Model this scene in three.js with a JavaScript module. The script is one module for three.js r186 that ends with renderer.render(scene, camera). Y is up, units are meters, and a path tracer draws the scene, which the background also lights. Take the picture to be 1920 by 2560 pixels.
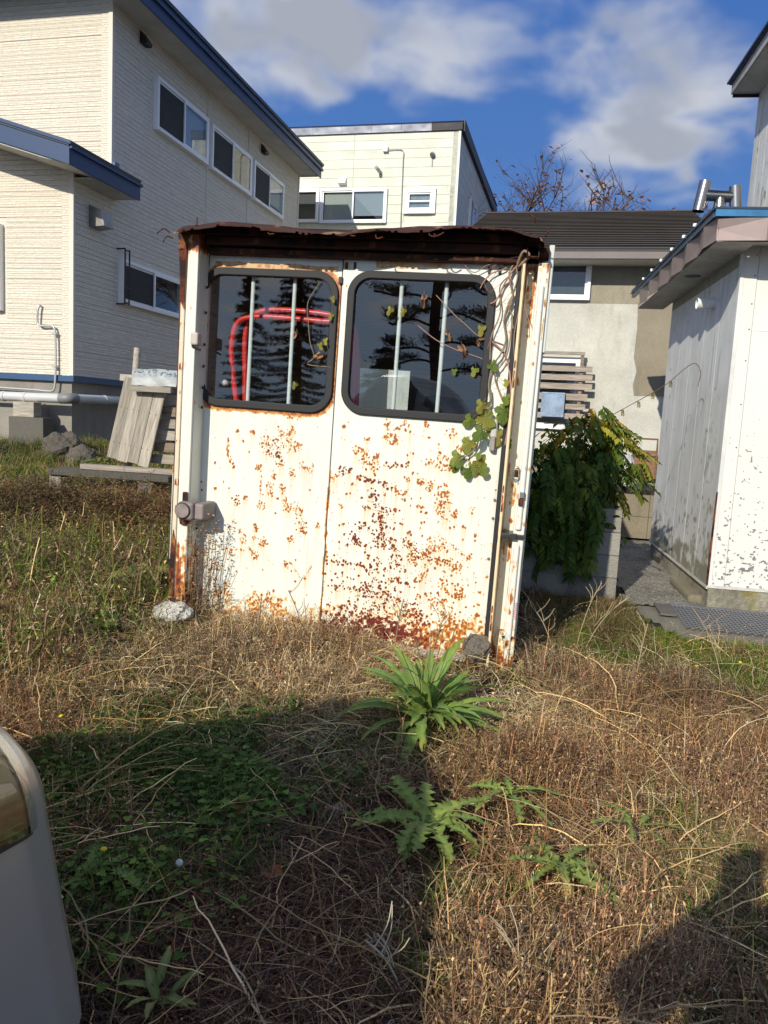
import * as THREE from 'three';
import { mergeGeometries, mergeVertices } from 'three/addons/utils/BufferGeometryUtils.js';
import { RoundedBoxGeometry } from 'three/addons/geometries/RoundedBoxGeometry.js';
import { MarchingCubes } from 'three/addons/objects/MarchingCubes.js';

// ------------------------------------------------------------------ camera, sky, sun, exposure
const scene = new THREE.Scene();
const camera = new THREE.PerspectiveCamera(67.3, 0.75, 0.05, 900);
camera.position.set(0, 1.45, 0);
camera.rotation.order = 'YXZ';
camera.rotation.set(-7.05 * Math.PI / 180, 11 * Math.PI / 180, 3 * Math.PI / 180);
const renderer = new THREE.WebGLRenderer({ antialias: true });
renderer.toneMapping = THREE.LinearToneMapping;
renderer.toneMappingExposure = 1;
renderer.shadowMap.enabled = true;
const D2R = Math.PI / 180;
const SUN_AZ = 16.8 * D2R, SUN_EL = 28 * D2R;      // the sun stands behind the camera and to its left
const sunDir = new THREE.Vector3(-Math.sin(SUN_AZ) * Math.cos(SUN_EL), Math.sin(SUN_EL), Math.cos(SUN_AZ) * Math.cos(SUN_EL));
const sun = new THREE.DirectionalLight(new THREE.Color().setRGB(1, 0.945, 0.82), 4.55);
sun.position.copy(sunDir).multiplyScalar(60); sun.castShadow = true;
sun.shadow.mapSize.set(4096, 4096);
Object.assign(sun.shadow.camera, { left: -22, right: 16, top: 16, bottom: -14, near: 1, far: 140 });
scene.add(sun, sun.target);

// ------------------------------------------------------------------ noise and random numbers
function RNG(a) { return () => { a |= 0; a = a + 0x6D2B79F5 | 0; let t = Math.imul(a ^ a >>> 15, 1 | a); t = t + Math.imul(t ^ t >>> 7, 61 | t) ^ t; return ((t ^ t >>> 14) >>> 0) / 4294967296; }; }
const clamp = (x, a = 0, b = 1) => Math.min(b, Math.max(a, x));
const sm = (a, b, x) => { const t = clamp((x - a) / (b - a)); return t * t * (3 - 2 * t); };
const mix = (a, b, t) => a + (b - a) * t;
const mix3 = (a, b, t) => [mix(a[0], b[0], t), mix(a[1], b[1], t), mix(a[2], b[2], t)];
function hash2(x, y, s) { let h = Math.imul(x, 374761393) + Math.imul(y, 668265263) + Math.imul(s, 2147483647 ^ 974634777); h = Math.imul(h ^ h >>> 13, 1274126177); return ((h ^ h >>> 16) >>> 0) / 4294967296; }
function vn(x, y, s = 1, px = 0, py = px) {        // value noise, periodic when px > 0
  const xi = Math.floor(x), yi = Math.floor(y), fx = x - xi, fy = y - yi, u = fx * fx * (3 - 2 * fx), v = fy * fy * (3 - 2 * fy);
  const w = (a, p) => p ? ((a % p) + p) % p : a;
  const x0 = w(xi, px), x1 = w(xi + 1, px), y0 = w(yi, py), y1 = w(yi + 1, py);
  return mix(mix(hash2(x0, y0, s), hash2(x1, y0, s), u), mix(hash2(x0, y1, s), hash2(x1, y1, s), u), v);
}
function fbm(x, y, o = 5, s = 1, px = 0, py = px) { let a = 0, m = 0.5, n = 0; for (let i = 0; i < o; i++) { a += m * vn(x, y, s + i * 17, px, py); n += m; x *= 2; y *= 2; px *= 2; py *= 2; m *= 0.5; } return a / n; }

// sky: clear deep blue with broken fair-weather cloud, brighter round the sun
{
  const W = 2048, H = 1024, data = new Float32Array(W * H * 4);
  const bias = [[-14, 24, 12, 4, .34], [-25, 26, 8, 5, .3], [6, 20, 8, 4, .32], [-3.2, 20.5, 3.5, 4, -.36], [13, 26, 5, 2.5, -.25], [-11, 19.8, 5, 2, -.22], [4, 16.5, 3, 1.5, .14], [-3, 15, 6, 2, -.22], [-5.7, 26, 4, 2, .15]];
  for (let j = 0; j < H; j++) for (let i = 0; i < W; i++) {
    const el = (j + 0.5) / H * Math.PI - Math.PI / 2, th = ((i + 0.5) / W - 0.5) * 2 * Math.PI;   // row 0 is the bottom of the sky
    const dx = Math.cos(el) * Math.cos(th), dy = Math.sin(el), dz = Math.cos(el) * Math.sin(th);
    const az = Math.atan2(dx, -dz) / D2R, eld = el / D2R;
    const cs = dx * sunDir.x + dy * sunDir.y + dz * sunDir.z, ang = Math.acos(clamp(cs, -1, 1));
    const up = Math.max(dy, 0);
    let c = mix3([.15, .31, .63], [.028, .115, .43], Math.pow(sm(0, .82, up), .5));
    const glow = .7 * Math.exp(-ang * ang * 1.6) + .06 * (1 + cs), hz = .62 * Math.exp(-ang * ang * 2.6);
    c = [c[0] * (1 + glow) + hz, c[1] * (1 + glow) + hz * .93, c[2] * (1 + .6 * glow) + hz * .8];
    const q = 1 / (up + .2), X = dx * q * 4.2 + 11.3, Z = dz * q * 4.2 + 4.7;
    const wx = fbm(X * .9, Z * .9, 3, 5) - .5, wz = fbm(X * .9 + 9, Z * .9, 3, 7) - .5;
    let d = fbm(X * 1.25 + wx * .9, Z * 1.25 + wz * .9, 8, 21);
    if (Math.abs(az) < 70) for (const b of bias) { const u = (az - b[0]) / b[2], v = (eld - b[1]) / b[3]; d += b[4] * .62 * Math.exp(-u * u - v * v); }
    const m = sm(.42, .82, d) * sm(-.02, .1, dy);
    const th2 = fbm(X * 1.6 + wx, Z * 1.6 + 3 + wz, 4, 44);
    const silver = 1 + .8 * Math.exp(-ang * ang * 2.2);
    const cl = mix3([.64, .66, .70], [.42, .445, .495], sm(.36, .74, th2 * .72 + .4 * sm(.6, .95, d)));
    const k = (j * W + i) * 4;
    for (let n = 0; n < 3; n++) data[k + n] = mix(c[n], cl[n] * silver, m * .9) * (dy < 0 ? .6 : 1);
    data[k + 3] = 1;
  }
  const t = new THREE.DataTexture(data, W, H, THREE.RGBAFormat, THREE.FloatType);
  t.mapping = THREE.EquirectangularReflectionMapping; t.magFilter = THREE.LinearFilter; t.minFilter = THREE.LinearFilter; t.colorSpace = THREE.LinearSRGBColorSpace; t.needsUpdate = true;
  scene.background = t; scene.environment = t;
}

// ------------------------------------------------------------------ building helpers
const V = (x, y, z) => new THREE.Vector3(x, y, z);
const names = {};
function numbered(n) { names[n] = (names[n] ?? -1) + 1; return names[n] ? n + '_' + String(names[n]).padStart(3, '0') : n; }
function tag(o, label, category, group, kind) { o.userData.label = label; if (category) o.userData.category = category; if (group) o.userData.group = group; if (kind) o.userData.kind = kind; return o; }
function thing(name, label, category, pos = [0, 0, 0], turn = 0, group) { const o = new THREE.Group(); o.name = numbered(name); o.position.set(...pos); o.rotation.y = turn; scene.add(o); return tag(o, label, category, group); }
function part(parent, name, geo, material, pos, rot) {
  const m = new THREE.Mesh(geo, material); m.name = name; m.castShadow = m.receiveShadow = true;
  if (pos) m.position.set(...pos); if (rot) m.rotation.set(...rot);
  parent.add(m); return m;
}
function single(name, label, category, geo, material, group) { const m = part(scene, numbered(name), geo, material); return tag(m, label, category, group); }
function struct(name, label, geo, material) { const m = part(scene, numbered(name), geo, material); m.userData.kind = 'structure'; m.userData.label = label; return m; }
function clean(g) { const h = g.index ? g.toNonIndexed() : g; for (const k of Object.keys(h.attributes)) if (!['position', 'normal', 'uv', 'color'].includes(k)) h.deleteAttribute(k); if (!h.attributes.normal) h.computeVertexNormals(); return h; }
function J(...gs) { gs = gs.flat().map(clean); const col = gs.some(g => g.attributes.color); for (const g of gs) { if (!g.attributes.uv) g.setAttribute('uv', new THREE.BufferAttribute(new Float32Array(g.attributes.position.count * 2), 2)); if (col && !g.attributes.color) g.setAttribute('color', new THREE.BufferAttribute(new Float32Array(g.attributes.position.count * 3).fill(1), 3)); } return gs.length > 1 ? mergeGeometries(gs) : gs[0]; }
function metreUV(g, ou = 0, ov = 0) {   // uv in metres from the face's own plane
  g = g.index ? g.toNonIndexed() : g; const p = g.attributes.position, n = g.attributes.normal, uv = new Float32Array(p.count * 2);
  for (let i = 0; i < p.count; i++) { const ax = Math.abs(n.getX(i)), ay = Math.abs(n.getY(i)), az = Math.abs(n.getZ(i)); let u, v; if (ax >= ay && ax >= az) { u = p.getZ(i); v = p.getY(i); } else if (ay >= az) { u = p.getX(i); v = p.getZ(i); } else { u = p.getX(i); v = p.getY(i); } uv[i * 2] = u + ou; uv[i * 2 + 1] = v + ov; }
  g.setAttribute('uv', new THREE.BufferAttribute(uv, 2)); return g;
}
// box from low corner to high corner
function B(x0, y0, z0, x1, y1, z1) { const g = new THREE.BoxGeometry(Math.abs(x1 - x0), Math.abs(y1 - y0), Math.abs(z1 - z0)); g.translate((x0 + x1) / 2, (y0 + y1) / 2, (z0 + z1) / 2); return metreUV(g); }
function RB(x0, y0, z0, x1, y1, z1, r = .006, s = 2) { const g = new RoundedBoxGeometry(Math.abs(x1 - x0), Math.abs(y1 - y0), Math.abs(z1 - z0), s, r); g.translate((x0 + x1) / 2, (y0 + y1) / 2, (z0 + z1) / 2); return metreUV(g); }
function cyl(a, b, r0, r1 = r0, seg = 12, open = false) { const d = V(...b).sub(V(...a)), g = new THREE.CylinderGeometry(r1, r0, d.length(), seg, 1, open); g.translate(0, d.length() / 2, 0); g.applyQuaternion(new THREE.Quaternion().setFromUnitVectors(V(0, 1, 0), d.normalize())); g.translate(...a); return g; }
function tube(pts, r, seg = 24, rad = 6) { return new THREE.TubeGeometry(new THREE.CatmullRomCurve3(pts.map(p => V(...p)), false, 'centripetal'), seg, r, rad); }
function prism(poly, z0, z1) { const g = new THREE.ExtrudeGeometry(new THREE.Shape(poly.map(p => new THREE.Vector2(...p))), { depth: z1 - z0, bevelEnabled: false }); g.translate(0, 0, z0); return metreUV(g); }
// a prism whose outline lies in z,y and which runs along x
function prismX(poly, x0, x1) { const g = prism(poly.map(([z, y]) => [-z, y]), x0, x1); g.rotateY(Math.PI / 2); return metreUV(g); }
function polyMesh(verts, faces) { const g = new THREE.BufferGeometry(), p = []; for (const f of faces) for (let i = 1; i < f.length - 1; i++) p.push(...verts[f[0]], ...verts[f[i]], ...verts[f[i + 1]]); g.setAttribute('position', new THREE.Float32BufferAttribute(p, 3)); g.computeVertexNormals(); return metreUV(g); }
function paint(g, c) { const n = g.attributes.position.count, a = new Float32Array(n * 3); for (let i = 0; i < n; i++) { a[i * 3] = c[0]; a[i * 3 + 1] = c[1]; a[i * 3 + 2] = c[2]; } g.setAttribute('color', new THREE.BufferAttribute(a, 3)); return g; }

// ------------------------------------------------------------------ textures (all tile unless they belong to one panel)
const s8 = x => Math.round(clamp(x) * 255);
function tex(w, h, fn, { srgb = true, size = [1, 1], wrap = true } = {}) {
  const d = new Uint8Array(w * h * 4);
  for (let y = 0; y < h; y++) for (let x = 0; x < w; x++) { const c = fn((x + .5) / w, (y + .5) / h), k = (y * w + x) * 4; if (typeof c === 'number') d[k] = d[k + 1] = d[k + 2] = s8(c); else { d[k] = s8(c[0]); d[k + 1] = s8(c[1]); d[k + 2] = s8(c[2]); } d[k + 3] = 255; }
  const t = new THREE.DataTexture(d, w, h); t.magFilter = THREE.LinearFilter; t.minFilter = THREE.LinearMipmapLinearFilter; t.generateMipmaps = true;
  if (srgb) t.colorSpace = THREE.SRGBColorSpace; if (wrap) t.wrapS = t.wrapT = THREE.RepeatWrapping; t.repeat.set(1 / size[0], 1 / size[1]); t.needsUpdate = true; return t;
}
const lin = h => { const c = new THREE.Color(h); return [c.r, c.g, c.b]; };
function M(o) { const { rgb, ...r } = o; const m = new (r.transmission !== undefined || r.clearcoat !== undefined || r.sheen !== undefined || r.specularIntensity !== undefined ? THREE.MeshPhysicalMaterial : THREE.MeshStandardMaterial)({ roughness: .8, ...r }); if (rgb) m.color.setRGB(...rgb); return m; }
const grime = (a, s = 1, oct = 5) => (u, v) => { const n = fbm(u * 6, v * 6, oct, 3 * s, 6), f = fbm(u * 40, v * 40, 3, 9 * s, 40); const k = 1 + a * ((n - .5) * 1.4 + (f - .5) * .7); return [k * .93, k * .93, k * .93]; };
const T = {};
T.mottle = tex(512, 512, grime(.22, 1), { size: [1.7, 1.7] });
T.fine = tex(512, 512, grime(.1, 2), { size: [2.3, 2.3] });
T.bumpFine = tex(512, 512, (u, v) => fbm(u * 60, v * 60, 3, 31, 60), { srgb: false, size: [.6, .6] });
T.bumpWave = tex(256, 256, (u, v) => fbm(u * 3, v * 3, 3, 51, 3), { srgb: false, size: [1.4, 1.4] });
T.concrete = tex(512, 512, (u, v) => { const n = fbm(u * 5, v * 5, 6, 71, 5), f = fbm(u * 90, v * 90, 2, 72, 90), st = sm(.6, .75, fbm(u * 14, v * 3, 4, 73, 14, 3)); const k = .88 + .15 * (n - .5) + .08 * (f - .5) - .05 * st; return [k, k * .985, k * .945]; }, { size: [1.6, 1.6] });
T.wood = tex(512, 512, (u, v) => { const w = fbm(u * 3, v * 40 + 2 * fbm(u * 3, v * 4, 3, 82, 3, 4), 5, 81, 3, 40), l = fbm(u * 8, v * 120, 2, 83, 8, 120), k = .80 + .3 * (w - .5) + .2 * (l - .5), s = fbm(u * 3, v * 3, 3, 85, 3); return mix3([k, k * .955, k * .89], [k * .92, k * .92, k * .9], s); }, { size: [.8, .8] });
T.rustSteel = tex(512, 512, (u, v) => { const n = fbm(u * 8, v * 8, 6, 91, 8), f = fbm(u * 50, v * 50, 3, 92, 50), m = sm(.42, .62, n); let c = mix3([.16, .075, .05], [.36, .16, .08], m); c = mix3(c, [.62, .42, .22], sm(.62, .74, fbm(u * 10, v * 5, 5, 93, 10, 5)) * .8); const k = .75 + .5 * f; return [c[0] * k, c[1] * k, c[2] * k]; }, { size: [.7, .7] });
T.rustPaint = tex(512, 1024, (u, v) => {      // cream paint with rust breaking through in spots and runs
  const n = fbm(u * 12, v * 12, 5, 101, 12), r = fbm(u * 30, v * 8, 4, 102, 30, 8), b = fbm(u * 4, v * 4, 3, 103, 4);
  const k = .93 + .05 * (b - .5) + .04 * (fbm(u * 60, v * 60, 2, 105, 60) - .5); let c = [k, k, k * .93];
  const mm = n * .75 + r * .25 + .12 * (b - .5);
  c = mix3(c, [.86, .62, .28], sm(.595, .64, mm) * .8); c = mix3(c, [.66, .34, .12], sm(.62, .65, mm)); c = mix3(c, [.34, .14, .08], sm(.66, .72, mm)); return c;
}, { size: [.35, .7] });
T.soil = tex(1024, 1024, (u, v) => { const n = fbm(u * 8, v * 8, 6, 111, 8), f = fbm(u * 120, v * 120, 2, 112, 120), s = fbm(u * 30, v * 90, 3, 113, 30, 90), s2 = fbm(u * 90, v * 30, 3, 114, 90, 30); let c = mix3([.12, .085, .06], [.26, .19, .13], n * .7 + f * .3); c = mix3(c, [.45, .34, .22], Math.max(sm(.62, .7, s), sm(.64, .72, s2)) * .65); return c; }, { size: [1.3, 1.3] });
T.soilBump = tex(512, 512, (u, v) => fbm(u * 40, v * 40, 4, 121, 40), { srgb: false, size: [.7, .7] });
T.gravel = tex(512, 512, (u, v) => { const f = fbm(u * 70, v * 70, 3, 131, 70), n = fbm(u * 5, v * 5, 4, 132, 5); const k = .52 + .5 * (f - .5) + .2 * (n - .5); return [k, k * .97, k * .9]; }, { size: [.9, .9] });
T.gravelBump = tex(512, 512, (u, v) => fbm(u * 80, v * 80, 2, 133, 80), { srgb: false, size: [.9, .9] });
// siding with a pressed split-stone face: short ledges in courses
T.ledgeBump = tex(512, 256, (u, v) => { const row = Math.floor(v * 8), off = hash2(row, 3, 5); let x = u * 7 + off * 7; const i = Math.floor(x), j = hash2(i % 7, row, 9), fx = x - i, fy = v * 8 - row; const e = Math.min(sm(0, .06, fx), sm(1, .94, fx)) * Math.min(sm(0, .16, fy), sm(1, .84, fy)); return .25 + e * (.25 + .35 * j) + .2 * (fbm(u * 60, v * 40, 3, 7, 60, 40) - .5); }, { srgb: false, size: [1.1, .28] });
T.ledge = tex(512, 256, (u, v) => { const row = Math.floor(v * 8), off = hash2(row, 3, 5), i = Math.floor(u * 7 + off * 7), j = hash2(i % 7, row, 9), f = fbm(u * 50, v * 30, 3, 8, 50, 30); const k = .93 + .07 * (j - .5) + .12 * (f - .5); return [k, k, k]; }, { size: [1.1, .28] });

// ------------------------------------------------------------------ terrain
function groundY(x, z) {
  let h = .035 * (fbm(x * .9 + 20, z * .9 + 40, 3, 200) - .5) + .03 * (fbm(x * 3 + 20, z * 3 + 40, 2, 201) - .5);
  const near = sm(-15, -12.6, z);
  // bank on the left that climbs to the house
  const L = sm(-2.35, -3.1, x);
  let bank = .40 * sm(-5.7, -6.5, z + .35 * (fbm(x * .8, 3, 2, 205) - .5)) + .18 * sm(-6.5, -8.2, z) + .24 * sm(-8.2, -9.9, z);
  // ground behind the cargo box rises to the back yard
  const backMid = .66 * sm(-7.9, -10.6, z);
  const alley = sm(.55, .8, x);
  h += L * bank + (1 - L) * (1 - alley) * backMid + alley * .64 * sm(-10.62, -10.66, z);
  h += .10 * sm(-1.3, -2.6, x) * sm(-1.5, -3.2, z) * (1 - sm(-5.2, -6, z));
  // low spill of soil against the front of the box, flat by the path
  h += .05 * Math.exp(-Math.pow((z + 4.15) / .35, 2)) * sm(-2.4, -2, x) * sm(-.5, -.9, x);
  const flat = sm(.75, .95, x) * sm(-5.2, -5.9, z);
  h = mix(h, z < -10.63 ? .64 : -.015, flat);
  return h;
}
{
  const xs = [], zs = [];
  const push = (a, lo, hi, st) => { for (let v = lo; v < hi - 1e-6; v += st) a.push(v); };
  for (const f of [-400, -220, -120, -70, -45, -30, -22, -17, -14]) xs.push(f); push(xs, -12, -7, .4); push(xs, -7, 4, .075); push(xs, 4, 9, .5); for (const f of [9, 12, 16, 22, 30, 45, 70, 120, 220, 400]) xs.push(f);
  for (const f of [-500, -280, -150, -90, -55, -40, -30, -24, -20, -17]) zs.push(f); push(zs, -15, -10.8, .3); push(zs, -10.8, -10.5, .02); push(zs, -10.5, .6, .075); push(zs, .6, 6, .5); for (const f of [6, 9, 13, 18, 25, 35, 50, 80, 140, 260, 420]) zs.push(f);
  const pos = [], uv = [], idx = [], nx = xs.length;
  for (const z of zs) for (const x of xs) { pos.push(x, groundY(x, z), z); uv.push(x, z); }
  for (let j = 0; j < zs.length - 1; j++) for (let i = 0; i < nx - 1; i++) { const a = j * nx + i; idx.push(a, a + nx, a + 1, a + 1, a + nx, a + nx + 1); }
  const g = new THREE.BufferGeometry(); g.setAttribute('position', new THREE.Float32BufferAttribute(pos, 3)); g.setAttribute('uv', new THREE.Float32BufferAttribute(uv, 2)); g.setIndex(idx); g.computeVertexNormals();
  struct('ground', 'dark soil under the dry weeds of the vacant lot', g, M({ map: T.soil, bumpMap: T.soilBump, bumpScale: .02, roughness: .96, rgb: [.5, .45, .4] }));
}
// a draped sheet following the terrain, dy above it; keep(x,z) gives its ragged outline
function sheet(x0, x1, z0, z1, st, dy, keep) {
  const pos = [], uv = [], nx = Math.round((x1 - x0) / st), nz = Math.round((z1 - z0) / st);
  const P = (i, j) => { const x = x0 + i * st, z = z0 + j * st; return [x, groundY(x, z) + dy, z]; };
  for (let j = 0; j < nz; j++) for (let i = 0; i < nx; i++) { const cx = x0 + (i + .5) * st, cz = z0 + (j + .5) * st; if (!keep(cx, cz)) continue; const a = P(i, j), b = P(i + 1, j), c = P(i + 1, j + 1), d = P(i, j + 1); for (const v of [a, d, b, b, d, c]) { pos.push(...v); uv.push(v[0], v[2]); } }
  const g = new THREE.BufferGeometry(); g.setAttribute('position', new THREE.Float32BufferAttribute(pos, 3)); g.setAttribute('uv', new THREE.Float32BufferAttribute(uv, 2)); const m = mergeVertices(g); m.computeVertexNormals(); return m;
}
struct('path', 'narrow pale gravel concrete path between block wall and white building', sheet(.82, 1.62, -10.6, -6.35, .04, .012, (x, z) => x > .86 + .05 * (vn(z * 5, 1, 301) - .5) - .02 && z < -6.5 - .18 * (vn(x * 5, 2, 302)) ), M({ map: T.gravel, bumpMap: T.gravelBump, bumpScale: .012, roughness: .95, rgb: [.95, .93, .88] }));
struct('concrete_apron', 'worn concrete apron at the foot of the gravel path', sheet(.72, 3.4, -6.62, -5.2, .05, .006, (x, z) => z < -5.45 - .25 * vn(x * 3, 1, 311) && x > .8 + .2 * vn(z * 4, 2, 312) + (z + 6.6) * .15), M({ map: T.concrete, bumpMap: T.bumpFine, bumpScale: .006, roughness: .95, rgb: [.27, .25, .21] }));

// ------------------------------------------------------------------ shared materials
const mt = {
  white: M({ rgb: [.8, .8, .79], map: T.fine, roughness: .45 }),
  vinyl: M({ rgb: [.86, .86, .85], roughness: .4 }),
  navy: M({ rgb: [.02, .05, .125], roughness: .5 }),
  black: M({ rgb: [.018, .018, .02], roughness: .55 }),
  soffit: M({ rgb: [.62, .6, .55], map: T.fine, roughness: .8 }),
  glass: M({ rgb: [.78, .84, .85], transmission: 1, thickness: 0, roughness: 0, ior: 1.75 }),
  screen: M({ rgb: [.035, .035, .037], roughness: .8, map: T.mottle }),
  room: M({ rgb: [.3, .29, .27], roughness: .95 }),
  curtain: M({ rgb: [.5, .5, .5], roughness: .95 }),
  concrete: M({ map: T.concrete, bumpMap: T.bumpFine, bumpScale: .004, roughness: .95, rgb: [.42, .41, .38] }),
  concreteDark: M({ map: T.concrete, bumpMap: T.bumpFine, bumpScale: .005, roughness: .95, rgb: [.17, .16, .145] }),
  wood: M({ map: T.wood, bumpMap: T.wood, bumpScale: .003, roughness: .9, rgb: [.5, .465, .415] }),
  woodPale: M({ map: T.wood, bumpMap: T.wood, bumpScale: .003, roughness: .9, rgb: [.68, .64, .575] }),
  woodDark: M({ map: T.wood, bumpMap: T.wood, bumpScale: .003, roughness: .9, rgb: [.4, .33, .27] }),
  pvc: M({ rgb: [.62, .62, .6], map: T.fine, roughness: .45 }),
  pvcDark: M({ rgb: [.2, .2, .2], roughness: .5 }),
};
// a house window on the plane z = 0 facing +z: frame, sashes, panes and a dark room behind
function windowUnit(parent, name, w, h, { cols = 2, depth = .07, frame = .05, mat = mt.vinyl, blinds = [], roomD = 1.6, offset = true, screens = [] } = {}) {
  const f = part(parent, name, J(B(-w / 2, -h / 2, -.02, -w / 2 + frame, h / 2, depth), B(w / 2 - frame, -h / 2, -.02, w / 2, h / 2, depth), B(-w / 2 + frame, h / 2 - frame, -.02, w / 2 - frame, h / 2, depth - .004), B(-w / 2 + frame, -h / 2, -.02, w / 2 - frame, -h / 2 + frame, depth + .012)), mat);
  const iw = w - 2 * frame, ih = h - 2 * frame, cw = iw / cols, s = Math.min(.035, cw * .1);
  for (let i = 0; i < cols; i++) {
    const x0 = -iw / 2 + i * cw - (i && offset ? .02 : 0), x1 = -iw / 2 + (i + 1) * cw + (i < cols - 1 && offset ? .02 : 0), zz = offset && i % 2 ? .045 : .015;
    part(f, 'sash', J(B(x0, -ih / 2, zz, x0 + s, ih / 2, zz + .025), B(x1 - s, -ih / 2, zz, x1, ih / 2, zz + .025), B(x0 + s, ih / 2 - s, zz, x1 - s, ih / 2, zz + .024), B(x0 + s, -ih / 2, zz, x1 - s, -ih / 2 + s, zz + .024)), mat);
    const pn = new THREE.PlaneGeometry(x1 - x0 - 2 * s, ih - 2 * s); pn.translate((x0 + x1) / 2, 0, zz + .012); part(f, 'pane', pn, mt.glass); if (screens[i]) part(f, 'insect_screen', B(x0 + s, -ih / 2 + s, zz + .03, x1 - s, ih / 2 - s, zz + .033), mt.screen);
    if (blinds[i]) { const k = blinds[i]; part(f, 'blind', B(x0 + s, -ih / 2 + ih * (1 - k[0]), zz - .05, x1 - s, ih / 2, zz - .045), k[1]); }
  }
  part(f, 'room', J(B(-iw / 2, -ih / 2, -roomD, iw / 2, ih / 2, -roomD + .01), B(-iw / 2 - .01, -ih / 2, -roomD, -iw / 2, ih / 2, -.021), B(iw / 2, -ih / 2, -roomD, iw / 2 + .01, ih / 2, -.021), B(-iw / 2, ih / 2, -roomD, iw / 2, ih / 2 + .01, -.021), B(-iw / 2, -ih / 2 - .01, -roomD, iw / 2, -ih / 2, -.021)), mt.room);
  return f;
}
// a wall slab in the plane x,y with rectangular holes, from z = -t to 0
function wallSlab(poly, holes, t) {
  const s = new THREE.Shape(poly.map(p => new THREE.Vector2(...p)));
  for (const [x0, y0, x1, y1] of holes) s.holes.push(new THREE.Path([[x0, y0], [x0, y1], [x1, y1], [x1, y0]].map(p => new THREE.Vector2(...p))));
  const g = new THREE.ExtrudeGeometry(s, { depth: t, bevelEnabled: false }); g.translate(0, 0, -t); return metreUV(g);
}

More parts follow.
